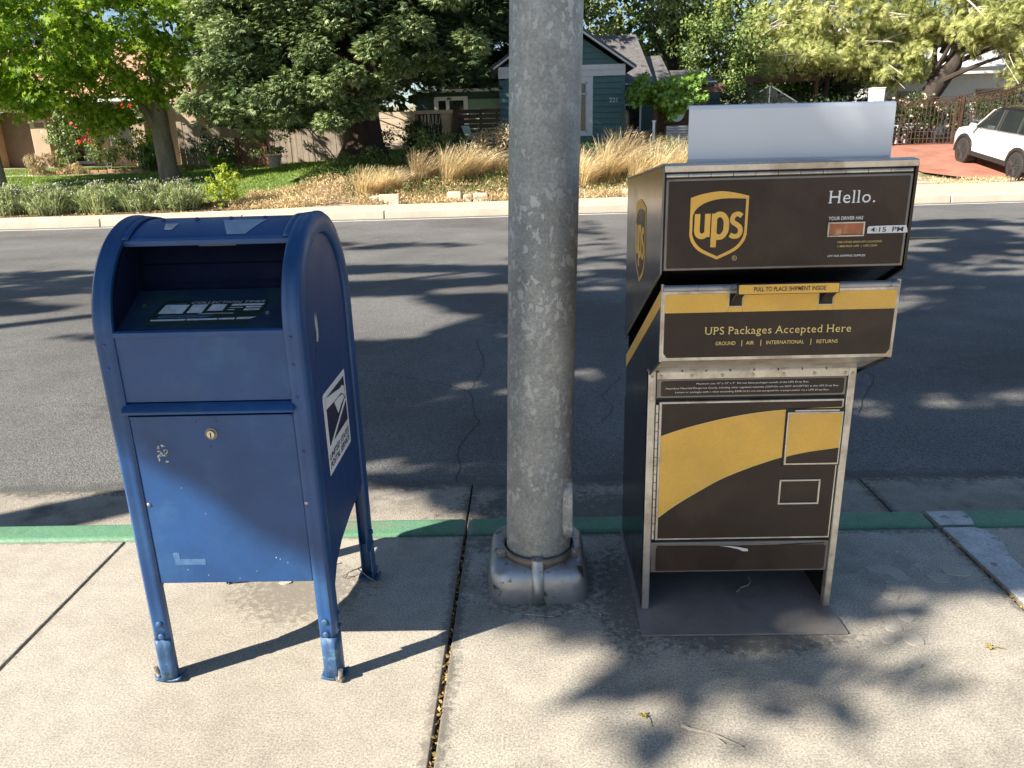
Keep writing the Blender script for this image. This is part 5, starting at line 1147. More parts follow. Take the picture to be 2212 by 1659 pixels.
def furniture():
    def chair(name, x, y, z, m, label, s_=1.0, rz=0, cat='chair'):
        t = thing(name, label, cat, (0, 0, 0))
        MB().hexa([(-.26, -.25, .38), (.26, -.25, .38), (.24, .25, .33), (-.24, .25, .33)], [(-.26, -.25, .41), (.26, -.25, .41), (.24, .25, .36), (-.24, .25, .36)]).build('seat', m, t)
        for k in range(5): MB().hexa([(-.24+k*.1, .24, .34), (-.17+k*.1, .24, .34), (-.17+k*.1, .27, .34), (-.24+k*.1, .27, .34)], [(-.27+k*.112, .48, .95), (-.19+k*.112, .48, .95), (-.19+k*.112, .51, .95), (-.27+k*.112, .51, .95)]).build('back_slat', m, t)
        for sx in (-1, 1):
            for yy in (-.22, .24): MB().box(sx*.27-.03, sx*.27+.03, yy-.03, yy+.03, 0, .58 if yy < 0 else .5).build('leg', m, t)
            MB().box(sx*.27-.05, sx*.27+.05, -.3, .3, .57, .60).build('armrest', m, t)
        t.location = (x, y, z); t.rotation_euler = (0, 0, rz); t.scale = (s_, s_, s_); return t
    chair('garden_chair', -1.55, 24.2, Z(-1.5, 24.2)+.02, M['plastic_green'], 'pale green garden chair in front of the dark slat fence', rz=.9, s_=.62)
    chair('garden_chair', -.75, 24.2, Z(-.8, 24.2)+.02, M['plastic_green'], 'second pale green garden chair against the teal house corner', rz=-.4, s_=.62)
    chair('plastic_chair', 12.45, 28.0, Z(12.4, 28)+.01, M['plastic_white'], 'white plastic chair seen through the iron fence', rz=.4)
    t = thing('garden_bench', 'white slatted bench behind the iron fence', 'bench', (13.6, 27.9, .85))
    for k in range(5): MB().box(13.1, 14.05, 27.75+k*.09, 27.81+k*.09, 1.22, 1.245).build('seat_slat', M['plastic_white'], t)
    for k in range(4): MB().box(13.08+k*.25, 13.28+k*.25, 28.2, 28.23, 1.3, 1.52).build('back_slat', M['plastic_white'], t)
    for x in (13.1, 13.98): MB().box(x, x+.05, 27.75, 28.2, .8, 1.22).build('leg', M['plastic_white'], t)
    t = thing('flower_pot', 'pale plant pot on the lawn by the trellis', 'pot', (-8.05, 25.5, .65))
    zz = Z(-8.05, 25.5)
    MB().tube([(-8.05, 25.5, zz-.02), (-8.05, 25.5, zz+.36), (-8.05, 25.5, zz+.38), (-8.05, 25.5, zz+.42)], [.16, .22, .26, .26], 14).build('bowl', M['stone'], t, smooth=True)
    t = thing('white_post', 'tall white square post rising behind the drop box in front of the dark trees', 'post', (11.45, 26.8, .8))
    MB().hexa([(11.30, 26.6, .7), (11.62, 26.6, .7), (11.62, 26.95, .7), (11.30, 26.95, .7)], [(11.26, 26.6, 2.6), (11.66, 26.6, 2.6), (11.66, 26.95, 2.6), (11.26, 26.95, 2.6)]).build('shaft', M['trimwhite'], t, bevel=.02); MB().box(11.25, 11.67, 26.59, 26.96, 2.6, 2.64).build('cap', M['trimwhite'], t, bevel=.01)
    t = thing('greenhouse', 'small glass greenhouse frame under the trees behind the drop box', 'greenhouse', (9, 30.5, 1))
    for a, b in (((8.0, 2.35), (9.1, 3.0)), ((9.1, 3.0), (10.2, 2.35)), ((8.0, 1.0), (8.0, 2.35)), ((10.2, 1.0), (10.2, 2.35)), ((9.1, 1), (9.1, 3.0)), ((8.0, 2.35), (10.2, 2.35))):
        MB().bar((a[0], 30.5, a[1]), (b[0], 30.5, b[1]), .04, .04, up=(0, 1, 0)).build('glazing_bar', M['chrome'], t)
    MB().add([(8, 30.52, 1), (10.2, 30.52, 1), (10.2, 30.52, 2.35), (9.1, 30.52, 3.0), (8, 30.52, 2.35)], [(0, 1, 2, 3, 4)]).build('pane', M['glass'], t, solid=.01)
    t = thing('shed_beam', 'brown timber beam of a shelter crossing above the greenhouse', 'shelter', (9, 30, 1.2))
    MB().box(8.0, 10.6, 29.6, 29.8, 3.05, 3.28).build('beam', M['fence_dark'], t)
    for x in (8.1, 10.45): MB().box(x, x+.12, 29.6, 29.75, 1.1, 3.05).build('post', M['fence_dark'], t)
    t = thing('white_building', 'long white house with shaded eaves behind the iron fence', 'house', (18, 34, 1))
    MB().box(14.6, 26, 34, 42, .8, 3.35).build('wall', M['trimwhite'], t)
    MB().box(14.2, 26.4, 33.3, 42, 3.35, 3.6).build('roof_edge', M['trimwhite'], t)
    MB().hexa([(14.2, 33.2, 3.6), (26.4, 33.2, 3.6), (26.4, 42, 3.6), (14.2, 42, 3.6)], [(15.2, 36, 4.6), (26.4, 36, 4.6), (26.4, 40, 4.6), (15.2, 40, 4.6)]).build('roof', M['trimwhite'], t)
    for x in (15.4, 18.6, 21.5):
        wn = MB().box(x, x+1.6, 33.93, 34, 1.7, 2.8).build('window', M['stucco'], t); MB().box(x+.07, x+1.53, 33.9, 33.93, 1.77, 2.73).build('pane', M['glass'], wn)
furniture()

# ------------------------------------------------------------------ parked car
def car():
    t = thing('parked_car', 'white crossover car with black roof and wheels parked nose-up on the red driveway', 'car', (0, 0, 0))
    st = [(-2.30, .72, .46, .98), (-2.24, .82, .38, 1.06), (-2.0, .89, .33, 1.10), (-1.6, .915, .30, 1.11), (-1.0, .925, .28, 1.09), (0, .925, .28, 1.06), (.9, .925, .28, 1.03), (1.15, .92, .28, 1.02), (1.6, .91, .29, .99), (1.95, .88, .31, .93), (2.18, .80, .35, .84), (2.28, .66, .42, .72)]
    rows = []
    for y, hw, zb, zt in st:
        half = [(hw*.86, zb), (hw*.97, zb+.07), (hw*.985, zb+.20), (hw*.97, (zb+zt)/2), (hw, zt-.24), (hw*.985, zt-.10), (hw*.94, zt-.02), (hw*.80, zt+.01), (0, zt+.035)]
        r = [(-x, y, z) for x, z in half]+[(x, y, z) for x, z in half[::-1][1:]]
        rows.append(r)
    mb = MB().sheet(rows)
    for r, k in ((rows[0], 0), (rows[-1], 1)): mb.add(r, [tuple(range(len(r)))[::(1 if k else -1)]])
    mb.build('body', M['carwhite'], t, smooth=True)
    g = []
    for y, hw, z in ((-2.12, .80, 1.08), (-1.95, .74, 1.40), (-1.78, .70, 1.60), (-1.2, .69, 1.66), (-.3, .69, 1.67), (.25, .68, 1.63), (.62, .69, 1.50), (1.18, .84, 1.03)):
        zb = 1.0
        r = [(-hw-.10*(z-1.0)/.66-.03, y, zb)]+[(-hw-.03, y, z-.05), (-hw+.08, y, z), (0, y, z+.02), (hw-.08, y, z), (hw+.03, y, z-.05)]+[(hw+.10*(z-1.0)/.66+.03, y, zb)]
        g.append(r)
    MB().sheet(g).build('glasshouse', M['glass'], t, smooth=True)
    rf = []
    for y, hw, z in ((-1.86, .70, 1.57), (-1.78, .71, 1.61), (-1.2, .70, 1.672), (-.3, .70, 1.682), (.25, .69, 1.642), (.45, .69, 1.60)):
        rf.append([(-hw-.02, y, z-.045), (-hw+.07, y, z+.004), (0, y, z+.026), (hw-.07, y, z+.004), (hw+.02, y, z-.045)])
    MB().sheet(rf).build('roof', M['carblack'], t, smooth=True, solid=.02)
    for sg in (-1, 1):
        def side(y, z): # on the glass side
            f = (z-1.0)/.62; return (sg*(.83-.105*f+.012), y, z)
        for a, b, w_ in (((.02, 1.06), (-.06, 1.60), .035), ((-.95, 1.08), (-.98, 1.60), .035), ((-1.45, 1.10), (-1.78, 1.50), .03), ((1.05, 1.04), (.42, 1.56), .05)):
            MB().bar(side(*a), side(*b), .02, w_, up=(sg, 0, 0)).build('pillar', M['chrome'] if w_ < .05 else M['carwhite'], t)
        MB().tube([(sg*.865, 1.0, 1.04), (sg*.875, 0, 1.075), (sg*.87, -1.2, 1.115), (sg*.84, -1.85, 1.13)], .012, 6).build('waist_trim', M['chrome'], t)
        MB().tube([(sg*.72, .2, 1.655), (sg*.72, -.6, 1.70), (sg*.72, -1.6, 1.66)], .016, 6).build('roof_rail', M['carblack'], t)
        MB().prism([(-.92, .30), (.92, .30), (.98, .42), (-.98, .42)], 'x', sg*.895, sg*.935).build('side_sill', M['clad'], t)
        for y0, y1 in ((-.93, .03), (.03, .98)):
            mb = MB()
            for (a, b) in (((y0, .45), (y0, 1.05)), ((y1, .45), (y1, 1.03))): mb.bar((sg*.925, a[0], a[1]), (sg*.922, b[0], b[1]), .006, .006)
            d = mb.build('door_seam', M['clad'], t, kind='stuff')
            MB().box(sg*.925-.012, sg*.925+.012, y0+.1, y0+.28, .93, .96).build('door_handle', M['carwhite'], t)
        m_ = MB().hexa([(sg*.92, .82, 1.02), (sg*1.12, .80, 1.04), (sg*1.12, .92, 1.04), (sg*.92, .92, 1.02)], [(sg*.92, .82, 1.15), (sg*1.11, .80, 1.19), (sg*1.10, .90, 1.17), (sg*.92, .90, 1.15)]).build('mirror', M['plastic_white'], t, bevel=.03)
        for yw in (-1.345, 1.345):
            arc = [(yw+.47*cos(a), .36+.47*sin(a)) for a in np.linspace(-.15, pi+.15, 19)]+[(yw+.385*cos(a), .36+.385*sin(a)) for a in np.linspace(pi+.15, -.15, 19)]
            mb = MB()
            n = 19
            for k in range(n-1):
                q = [arc[k], arc[k+1], arc[2*n-2-k], arc[2*n-1-k]]; mb.prism(q, 'x', sg*.90, sg*.948)
            mb.build('wheel_arch', M['clad'], t, kind='stuff')
            MB().prism(disc((yw, .38), .40, 24), 'x', sg*.60, sg*.929).build('arch_void', M['black'], t)
            wl = bpy.data.objects.new('wheel', None); COL.objects.link(wl); wl.parent = t; ORG[wl.name] = Vector((0, 0, 0))
            MB().tube([(sg*.72, yw, .36), (sg*.725, yw, .36), (sg*.75, yw, .36), (sg*.92, yw, .36), (sg*.945, yw, .36), (sg*.947, yw, .36)], [.30, .345, .36, .36, .34, .28], 32).build('tyre', M['tyre'], wl, smooth=True)
            MB().tube([(sg*.90, yw, .36), (sg*.952, yw, .36), (sg*.956, yw, .36)], [.255, .255, .245], 28).build('rim', M['clad'], wl, smooth=True)
            mb = MB()
            for k in range(5):
                for da in (-.13, .13):
                    a = 2*pi*k/5+.5; mb.bar((sg*.966, yw+.04*cos(a+da*3), .36+.04*sin(a+da*3)), (sg*.958, yw+.245*cos(a+da), .36+.245*sin(a+da)), .016, .026, up=(1, 0, 0))
            mb.build('spokes', M['rim'], wl, kind='stuff')
        MB().box(sg*.62, sg*.86, -2.30, -2.12, .88, 1.02).build('tail_lamp', M['redlamp'], t, bevel=.03)
        MB().box(sg*.56, sg*.80, 2.10, 2.22, .70, .82).build('headlight', M['glass'], t, bevel=.03)
    MB().box(-.85, .85, -2.33, -2.2, .40, .62).build('rear_bumper', M['clad'], t, bevel=.03)
    t.location = (13.50, 22.0, .195); t.rotation_euler = (radians(7.6), 0, radians(-1))
car()

# ------------------------------------------------------------------ trees and planting of the far side
def limb(a, b, r0, r1, m, par, name='limb', bend=.3, n=6, k=5):
    a = Vector(a); b = Vector(b); P = []
    off = Vector((random.uniform(-bend, bend), random.uniform(-bend, bend), random.uniform(0, bend)))
    for i in range(k+1):
        f = i/k; P.append(a.lerp(b, f)+off*sin(pi*f))
    return MB().tube(P, [r0+(r1-r0)*i/k for i in range(k+1)], n).build(name, m, par, smooth=True)

def sungap(P, p=.85):  # crown leaves removed to let sun onto fences and lawn
    """leaves cut out along the sun path so that sun reaches the fences behind"""
    k = np.ones(len(P), bool)
    for (yf, xa, xb, za, zb) in ((27.0, -8.6, -5.3, .7, 1.9), (25.0, -4.5, -3.4, 1.1, 2.3), (25.5, -9.6, -8.0, .7, 1.3), (21.5, -10.0, -6.5, .5, .8)):
        t = (yf-P[:, 1])/KY; x = P[:, 0]+KX*t; z = P[:, 2]-t
        k &= ~((t > 0) & (x > xa) & (x < xb) & (z > za) & (z < zb) & (vnoise(x*2.3, z*3+t*.15) > .22))
    return k

def sweetgum():
    bx, by = -10.38, 23.0; bz = Z(bx, by)
    t = thing('sweetgum_tree', 'broad bright green maple-leaved tree with forked grey trunk on the left lawn', 'tree', (bx, by, bz))
    tp = [(bx, by, bz-.1), (bx, by, bz+.08), (bx-.02, by, bz+.35), (bx-.04, by, bz+1.0), (bx-.05, by, bz+1.3), (bx+.02, by, bz+2.4), (bx-.1, by+.2, bz+4.5)]
    MB().tube(tp, [.36, .30, .27, .26, .24, .17, .08], 16).build('trunk', M['bark'], t, smooth=True)
    limb((bx-.06, by, bz+1.15), (bx-.75, by-.1, bz+2.7), .15, .10, M['bark'], t, 'limb', .1)
    limb((bx-.72, by-.1, bz+2.6), (bx-2.4, by-.4, bz+5.0), .10, .05, M['bark'], t, 'limb', .3)
    limb((bx, by, bz+1.9), (bx+1.0, by-.3, bz+3.6), .08, .03, M['bark'], t, 'limb', .2)
    limb((bx-.9, by-.1, bz+3.0), (bx-3.6, by-.6, bz+3.3), .06, .02, M['bark'], t, 'limb', .2)
    C1, D1 = ell_clumps((-13.9, 22.3, 4.7), (4.8, 3.0, 2.3), 190, .55)
    C2, D2 = ell_clumps((-10.6, 22.4, 4.4), (2.1, 2.0, 1.75), 62, .55)
    C3 = np.c_[rng.uniform(-16.5, -11.4, 40), rng.uniform(20.6, 22.0, 40), rng.uniform(2.55, 3.6, 40)]
    C4 = np.c_[rng.uniform(-12.5, -11.2, 12), rng.uniform(22.2, 22.8, 12), rng.uniform(2.0, 2.8, 12)]
    C5 = np.c_[rng.uniform(-14.6, -14.0, 8), rng.uniform(19.9, 20.4, 8), rng.uniform(1.6, 2.3, 8)]
    C6 = np.c_[rng.uniform(-17.5, -12.8, 60), rng.uniform(20.6, 23, 60), rng.uniform(3.2, 5.6, 60)]
    C = np.r_[C1, C2, C3, C4, C5, C6]; D = np.r_[D1, D2, np.tile([-.3, -.8, .2], (120, 1))]
    C = C[:len(D)]
    keep = C[:, 2] > 1.5; C, D = C[keep], D[keep]
    P, Nn, _ = clumped(C, 95, .48, D)
    Nn = Nn+np.array([-.35, -.35, .25]); kk = sungap(P); P, Nn = P[kk], Nn[kk]
    order = np.argsort(P[:, 1]+.25*P[:, 2]); near = order[:295]; rest = order[295:]
    me = npmesh('leaf', STAR*.19, T_STAR[1])
    for i in near:
        o = link('leaf', me, M['l_gum1'], t); o.rotation_mode = 'QUATERNION'; o.rotation_quaternion = Vector(Nn[i]).normalized().to_track_quat('Z', 'Y'); o.location = Vector(P[i])-org_of(t)
    foliage('crown', T_STAR, P[rest], rng.uniform(.13, .22, len(rest)), M['l_gum'], t, N=Nn[rest])
    t = thing('bare_trunk', 'dark slim tree trunk cut by the left edge of the picture', 'tree', (-13.45, 20, .55))
    MB().tube([(-13.45, 20, Z(-13.4, 20)-.1), (-13.42, 20, 1.3), (-13.6, 20.1, 3.0), (-13.9, 20.2, 5.0)], [.2, .13, .11, .08], 12).build('trunk', M['bark'], t, smooth=True)
sweetgum()

def conifer(name, base, h, rad, zlow, n_br, per, m, label, bark, r0=.55, tmpl=T_SPRIG, size=(.17, .27), keep=None, droop=.35, trunk_top=None):
    bx, by = base; bz = Z(bx, by)
    t = thing(name, label, 'tree', (bx, by, bz))
    P0 = [(bx, by, bz-.2), (bx, by, bz+.05), (bx, by, bz+.35), (bx, by, bz+1.0), (bx, by, bz+h*.5), (bx, by, bz+h)]
    MB().tube(P0, [r0*1.9, r0*1.45, r0*1.1, r0*.95, r0*.6, .05], 16).build('trunk', bark, t, smooth=True)
    A = []; Dv = []; mb = MB()
    for k in range(n_br):
        z = zlow+(h-zlow)*(rng.random()**1.25); a = rng.uniform(0, 2*pi); L = rad*(1-.75*(z-zlow)/(h-zlow))*rng.uniform(.75, 1.05)
        d = Vector((cos(a), sin(a), 0)); s_ = Vector((bx, by, bz+z)); e = s_+d*L+Vector((0, 0, -droop*L*rng.uniform(.5, 1.2)))
        if keep and not keep(e): continue
        mid = s_.lerp(e, .5)+Vector((0, 0, .12*L)); mb.tube([s_, mid, e], [.05, .035, .012], 4, cap=False)
        m_ = max(3, int(L/.32))
        for i in range(m_):
            f = (i+1)/m_
            if f < .3: continue
            q = (s_*(1-f)**2+mid*2*f*(1-f)+e*f*f) if False else (s_.lerp(mid, f*2) if f < .5 else mid.lerp(e, f*2-1))
            A.append(q+Vector((rng.normal()*.12, rng.normal()*.12, rng.normal()*.05))); Dv.append(d)
    mb.build('limbs', bark, t, kind='stuff')
    A = np.array([tuple(a) for a in A]); Dv = np.array([tuple(d) for d in Dv]); n = len(A)*per; idx = np.repeat(np.arange(len(A)), per)
    d = rng.normal(size=(n, 3))*np.array([.30, .30, .13]); P = A[idx]+d
    P[:, 2] -= np.linalg.norm(d[:, :2], axis=1)*.22
    X = Dv[idx]*.9+unit(d)*np.array([.9, .9, .2])+np.array([0, 0, -.25])+rng.normal(size=(n, 3))*.25
    Nn = np.array([0, 0, 1.0])+rng.normal(size=(n, 3))*.45+Dv[idx]*.35
    kk = sungap(P); P, X, Nn = P[kk], X[kk], Nn[kk]
    foliage('crown', tmpl, P, rng.uniform(*size, len(P)), m, t, N=Nn, X=X)
    return t

def redwood():
    rt_ = conifer('redwood_tree', (-4.35, 21.6), 13, 4.3, 1.0, 230, 56, M['l_red2'], 'massive dark redwood with drooping feathery sprays, its trunk on the grassy mound', M['bark_red'], r0=.50,
            keep=lambda e: e.z > (2.0 if e.x < -4.5 else 2.4) and not (e.x > -3.4 and e.z < 2.9))
    # near boughs: rounded drooping pads of lighter sprays, sunlight and dark hollows put into leaf colours
    for (px, pz, r) in [(-7.1, 4.6, .75), (-6.3, 4.9, .7), (-5.5, 4.5, .6), (-4.9, 4.9, .6), (-6.7, 3.9, .6), (-6.1, 4.1, .5), (-5.2, 3.85, .75), (-4.5, 4.15, .6), (-3.9, 4.6, .5), (-4.7, 3.4, .5),
                        (-6.0, 3.35, .45), (-6.6, 2.75, .42), (-6.0, 2.5, .5), (-5.3, 2.75, .6), (-4.6, 2.65, .55), (-4.0, 2.95, .45), (-5.6, 2.2, .42), (-4.9, 2.1, .45), (-4.2, 2.15, .4), (-6.9, 2.2, .35), (-3.3, 3.5, .5), (-2.6, 3.9, .6), (-1.7, 4.6, .5), (-.9, 4.9, .5), (-2.9, 4.9, .5), (-4.5, 1.95, .38), (-3.9, 2.25, .42), (-3.4, 2.75, .42), (-2.8, 3.15, .45), (-2.1, 3.3, .45), (-1.3, 3.6, .5), (-6.4, 1.9, .3), (-7.4, 3.2, .5), (-7.6, 2.4, .4)]:
        C = np.array([(px, 18.9+rng.uniform(-.3, .5), pz)]); n = int(560*r/.6)
        d = unit(rng.normal(size=(n, 3)))*(rng.random((n, 1))**.4); d[:, 2] = d[:, 2]*.62; P = C+d*r; P[:, 2] -= (np.abs(d[:, 0]))*.25*r
        X = d*np.array([1, 1, .4])+np.array([-.1, -.35, -.25])+rng.normal(size=(n, 3))*.3; N_ = np.array([-.1, -.35, 1.0])+rng.normal(size=(n, 3))*.4
        P_ = sungap(P); P, X, N_ = P[P_], X[P_], N_[P_]; n = len(P)
        foliage('bough', T_SPRIG, P, rng.uniform(.11, .20, n), M['l_red'], rt_, N=N_, X=X)
    conifer('redwood_tree', (-7.9, 27.9), 13, 3.0, 1.2, 110, 34, M['l_red'], 'smaller redwood rising behind the board fence, left of the massive one', M['bark_red'], r0=.10, keep=lambda e: e.z > 1.7)
    conifer('cypress_tree', (-2.0, 31.5), 15, 4.6, 2.6, 150, 36, M['l_red2'], 'tall dark conifer overhanging the garden house right of the redwood', M['bark_red'], r0=.4, keep=lambda e: e.z > 3.3, size=(.28, .42))
    conifer('cypress_tree', (-11.5, 38), 16, 5.5, 1.5, 120, 26, M['l_red2'], 'tall dark conifer behind the pale grey building on the left', M['bark_red'], r0=.4, size=(.4, .6))
redwood()

def broadleaf(name, base, cc, rr, nc, per, m, label, tmpl=T_LEAF, size=(.10, .17), cr=.5, trunk=None, bark=None, r0=.2, shell=.5, limbs=10, dead=0, cut=None, bias=(-.3, -.3, .2), lobes=None):
    bz = Z(*base); b = Vector((base[0], base[1], bz)); bark = bark or M['bark_dark']
    t = thing(name, label, 'tree', b)
    top = Vector(cc)
    MB().tube([b-Vector((0, 0, .2)), b+Vector((0, 0, .1)), b.lerp(top, .35), b.lerp(top, .7), top] if trunk is None else trunk, [r0*1.4, r0*1.1, r0*.85, r0*.6, r0*.3] if trunk is None else list(np.linspace(r0*1.3, r0*.35, len(trunk))), 12).build('trunk', bark, t, smooth=True)
    Cs, Ds = [], []
    for (c_, r_, n_) in (lobes or [(cc, rr, nc)]):
        C, D = ell_clumps(c_, r_, n_, shell); Cs.append(C); Ds.append(D)
    C = np.concatenate(Cs); D = np.concatenate(Ds)
    if cut is not None:
        k = cut(C); C, D = C[k], D[k]
    for i in range(limbs):
        e = C[rng.integers(len(C))]; s_ = b.lerp(top, random.uniform(.35, .9)); limb(s_, e, r0*.3, .02, bark, t, 'limb', .3)
    for i in range(dead):
        e = C[rng.integers(len(C))]; s_ = b.lerp(top, random.uniform(.6, 1.1)); e = Vector(e)*.96+s_*.04+Vector((0, -.75, .1)); limb(s_, e, .045, .014, M['deadwood'], t, 'dead_branch', .5, k=7)
        for _ in range(2): limb(s_.lerp(e, random.uniform(.4, .8)), e+Vector((random.uniform(-.6, .6), -.1, random.uniform(-.5, .4))), .018, .008, M['deadwood'], t, 'dead_branch', .2, k=4)
    P, Nn, _ = clumped(C, per, cr, D)
    Nn = Nn+np.array(bias)
    foliage('crown', tmpl, P, rng.uniform(*size, len(P)), m, t, N=Nn)
    return t

def far_trees():
    broadleaf('oak_tree', (6.5, 36), (6.5, 36, 7.5), (5, 4, 4.5), 130, 110, M['l_oak'], 'dense olive green oak behind the shingle roof of the teal house', size=(.14, .24), cr=.75, r0=.3, lobes=[((5.5, 36, 8.0), (5.2, 4, 4.4), 120), ((9.5, 34, 5.0), (3.2, 3, 2.8), 70)])
    broadleaf('oak_tree', (0.5, 40), (.5, 40, 8.5), (5.5, 4, 4.5), 120, 90, M['l_oak'], 'tall yellow-green tree behind the teal house roof, seen beside the lamp post', size=(.16, .26), cr=.8, r0=.3)
    broadleaf('laurel_tree', (8.2, 31.5), (8.0, 31.5, 3.9), (2.6, 2, 1.9), 70, 110, M['l_shrub'], 'rounded mid-green tree above the greenhouse behind the drop box', size=(.11, .19), cr=.5, r0=.12, shell=.4)
    broadleaf('dark_bush', (11.0, 33), (11.0, 33, 2.8), (3.6, 2, 2.0), 70, 110, M['l_dark'], 'dark unlit shrubbery behind the white post', size=(.14, .24), cr=.6, r0=.1, shell=.3)
    broadleaf('pine_tree', (11.0, 30.5), (11.2, 30, 5.2), (2.9, 2.4, 2.3), 110, 95, M['l_pine'], 'yellow-green pine with pale dead branches hanging over the drop box', tmpl=T_NEEDLE, size=(.20, .34), cr=.48, r0=.13, dead=18, shell=.35,
              lobes=[((11.3, 30, 5.0), (3.0, 2.3, 1.9), 95), ((10.0, 29.4, 3.9), (1.5, 1.4, 1.2), 22), ((12.6, 29.2, 3.6), (1.6, 1.2, .9), 26)], limbs=12)
    tr = [(13.3, 28.6, Z(13.3, 28.6)-.2), (13.6, 28.6, 1.6), (14.1, 28.6, 2.5), (14.75, 28.6, 3.4), (15.0, 28.7, 4.6), (15.4, 28.9, 6.5)]
    broadleaf('leaning_pine_tree', (13.3, 28.6), (15.2, 29.2, 5.6), (3.5, 2.5, 2.2), 110, 90, M['l_pine'], 'leaning pine with thick dark trunk above the iron fence', tmpl=T_NEEDLE, size=(.20, .34), cr=.48, r0=.36, dead=16, trunk=tr, shell=.35,
              lobes=[((15.6, 29.2, 5.9), (3.4, 2.4, 1.9), 80), ((16.3, 28.0, 4.0), (1.8, 1.0, .7), 24), ((13.6, 29.8, 4.7), (1.6, 1.3, .9), 24), ((15.3, 27.3, 4.5), (1.8, .8, .75), 26), ((16.4, 27.0, 3.3), (1.3, .6, .5), 12)], cut=lambda C: ~((C[:, 0] > 13.2) & (C[:, 0] < 14.6) & (C[:, 2] < 3.8)), limbs=10)
    broadleaf('cedar_tree', (18.5, 38), (18.5, 38, 6.2), (4.5, 3, 3.4), 60, 80, M['l_oak'], 'grey green tree behind the white house at the right edge', size=(.16, .26), cr=.7, r0=.25)
    broadleaf('plum_tree', (14.2, 33.2), (14.0, 33.2, 4.3), (2.2, 1.3, 1.3), 40, 100, M['l_yel'], 'small bright yellow-green tree between the two pines', size=(.12, .2), cr=.42, r0=.08, shell=.3)
    # shade mass well behind everything
    C = np.c_[rng.uniform(-42, 13, 330), rng.uniform(46, 54, 330), rng.uniform(2, 16, 330)]
    P, Nn, _ = clumped(C, 60, 2.0)
    t = foliage('distant_wood', T_LEAF, P, rng.uniform(.5, .95, len(P)), M['l_dark'], None, N=Nn+np.array([-.3, -.5, .2]), label='dark wooded backdrop beyond the gardens', cat='wood')
    C = np.c_[rng.uniform(13, 45, 130), rng.uniform(48, 54, 130), rng.uniform(2, 7.0, 130)]
    P, Nn, _ = clumped(C, 60, 1.6)
    foliage('distant_wood', T_LEAF, P, rng.uniform(.4, .8, len(P)), M['l_dark'], None, N=Nn+np.array([-.3, -.5, .2]), label='lower dark woodland at the far right under open sky', cat='wood')
far_trees()

def shrub(name, x, y, r, h, m, label, per=60, nc=24, size=(.06, .10), tmpl=T_LEAF, flowers=None, cat='shrub', group=None, up=0.0, stems=5, flow_z=.5, lean=(0, 0)):
    z = Z(x, y); t = thing(name, label, cat, (x, y, z), group=group)
    for k in range(stems):
        a = rng.uniform(0, 2*pi); MB().tube([(x+.03*cos(a), y+.03*sin(a), z-.03), (x+r*.3*cos(a), y+r*.3*sin(a), z+h*.45), (x+r*.6*cos(a), y+r*.6*sin(a), z+h*.8)], [.014, .010, .005], 5).build('stem', M['hose'], t)
    C, D = ell_clumps((x, y, z+h*.55), (r, r*.8, h*.5), nc, .35)
    P, Nn, _ = clumped(C, per, r*.28, D)
    P = P[P[:, 2] > z-.02]; Nn = Nn[:len(P)]
    X = None
    if up: X = rng.normal(size=(len(P), 3))*.45+np.array([lean[0], lean[1], up])
    foliage('foliage', tmpl, P, rng.uniform(*size, len(P)), m, t, N=Nn+np.array([-.3, -.3, .1]), X=X)
    if flowers:
        fm, n, fs, fr = flowers
        C = np.array([(x, y, z)])+np.c_[rng.uniform(-r, r, n), rng.uniform(-r*.9, -r*.2, n), rng.uniform(h*flow_z, h*1.05, n)]
        Pf, Nf, _ = clumped(C, fr, fs*.7)
        foliage('blossoms', T_VL, Pf, rng.uniform(fs*.6, fs, len(Pf)), fm, t, N=Nf+np.array([-.2, -.8, .2]))
    return t

def blades(name, par, x, y, z, n, h, spread, wd, m, lean=(.25, -.05), base_r=.12, kind='stuff', terrain=False):
    a = rng.uniform(0, 2*pi, n); rr = base_r*np.sqrt(rng.random(n)); B = np.c_[x+rr*np.cos(a), y+rr*np.sin(a), np.full(n, z)]
    H = h*rng.uniform(.35, 1.1, n); out = np.c_[np.cos(a), np.sin(a)]*spread*rng.uniform(.2, 1.1, (n, 1))+np.array(lean)
    pts = []
    for f in (0, .4, .75, 1.0):
        o = out*(f**1.8)*H[:, None]; pts.append(np.c_[B[:, 0]+o[:, 0], B[:, 1]+o[:, 1], B[:, 2]-.03+H*(f-.28*f**3*np.linalg.norm(out, axis=1))])
    side = unit(np.c_[rng.normal(size=(n, 2)), np.zeros(n)]); V = np.zeros((n, 8, 3))
    for i, (p, w_) in enumerate(zip(pts, (1, 1, .75, .25))): V[:, 2*i] = p-side*wd*w_/2; V[:, 2*i+1] = p+side*wd*w_/2
    F = np.array([[0, 1, 3, 2], [2, 3, 5, 4], [4, 5, 7, 6]]); FF = (F[None]+(np.arange(n)*8)[:, None, None]).reshape(-1, 4)
    o_ = np.array(org_of(par)); me = npmesh(name, V-o_, FF); return link(name, me, m, par, kind)

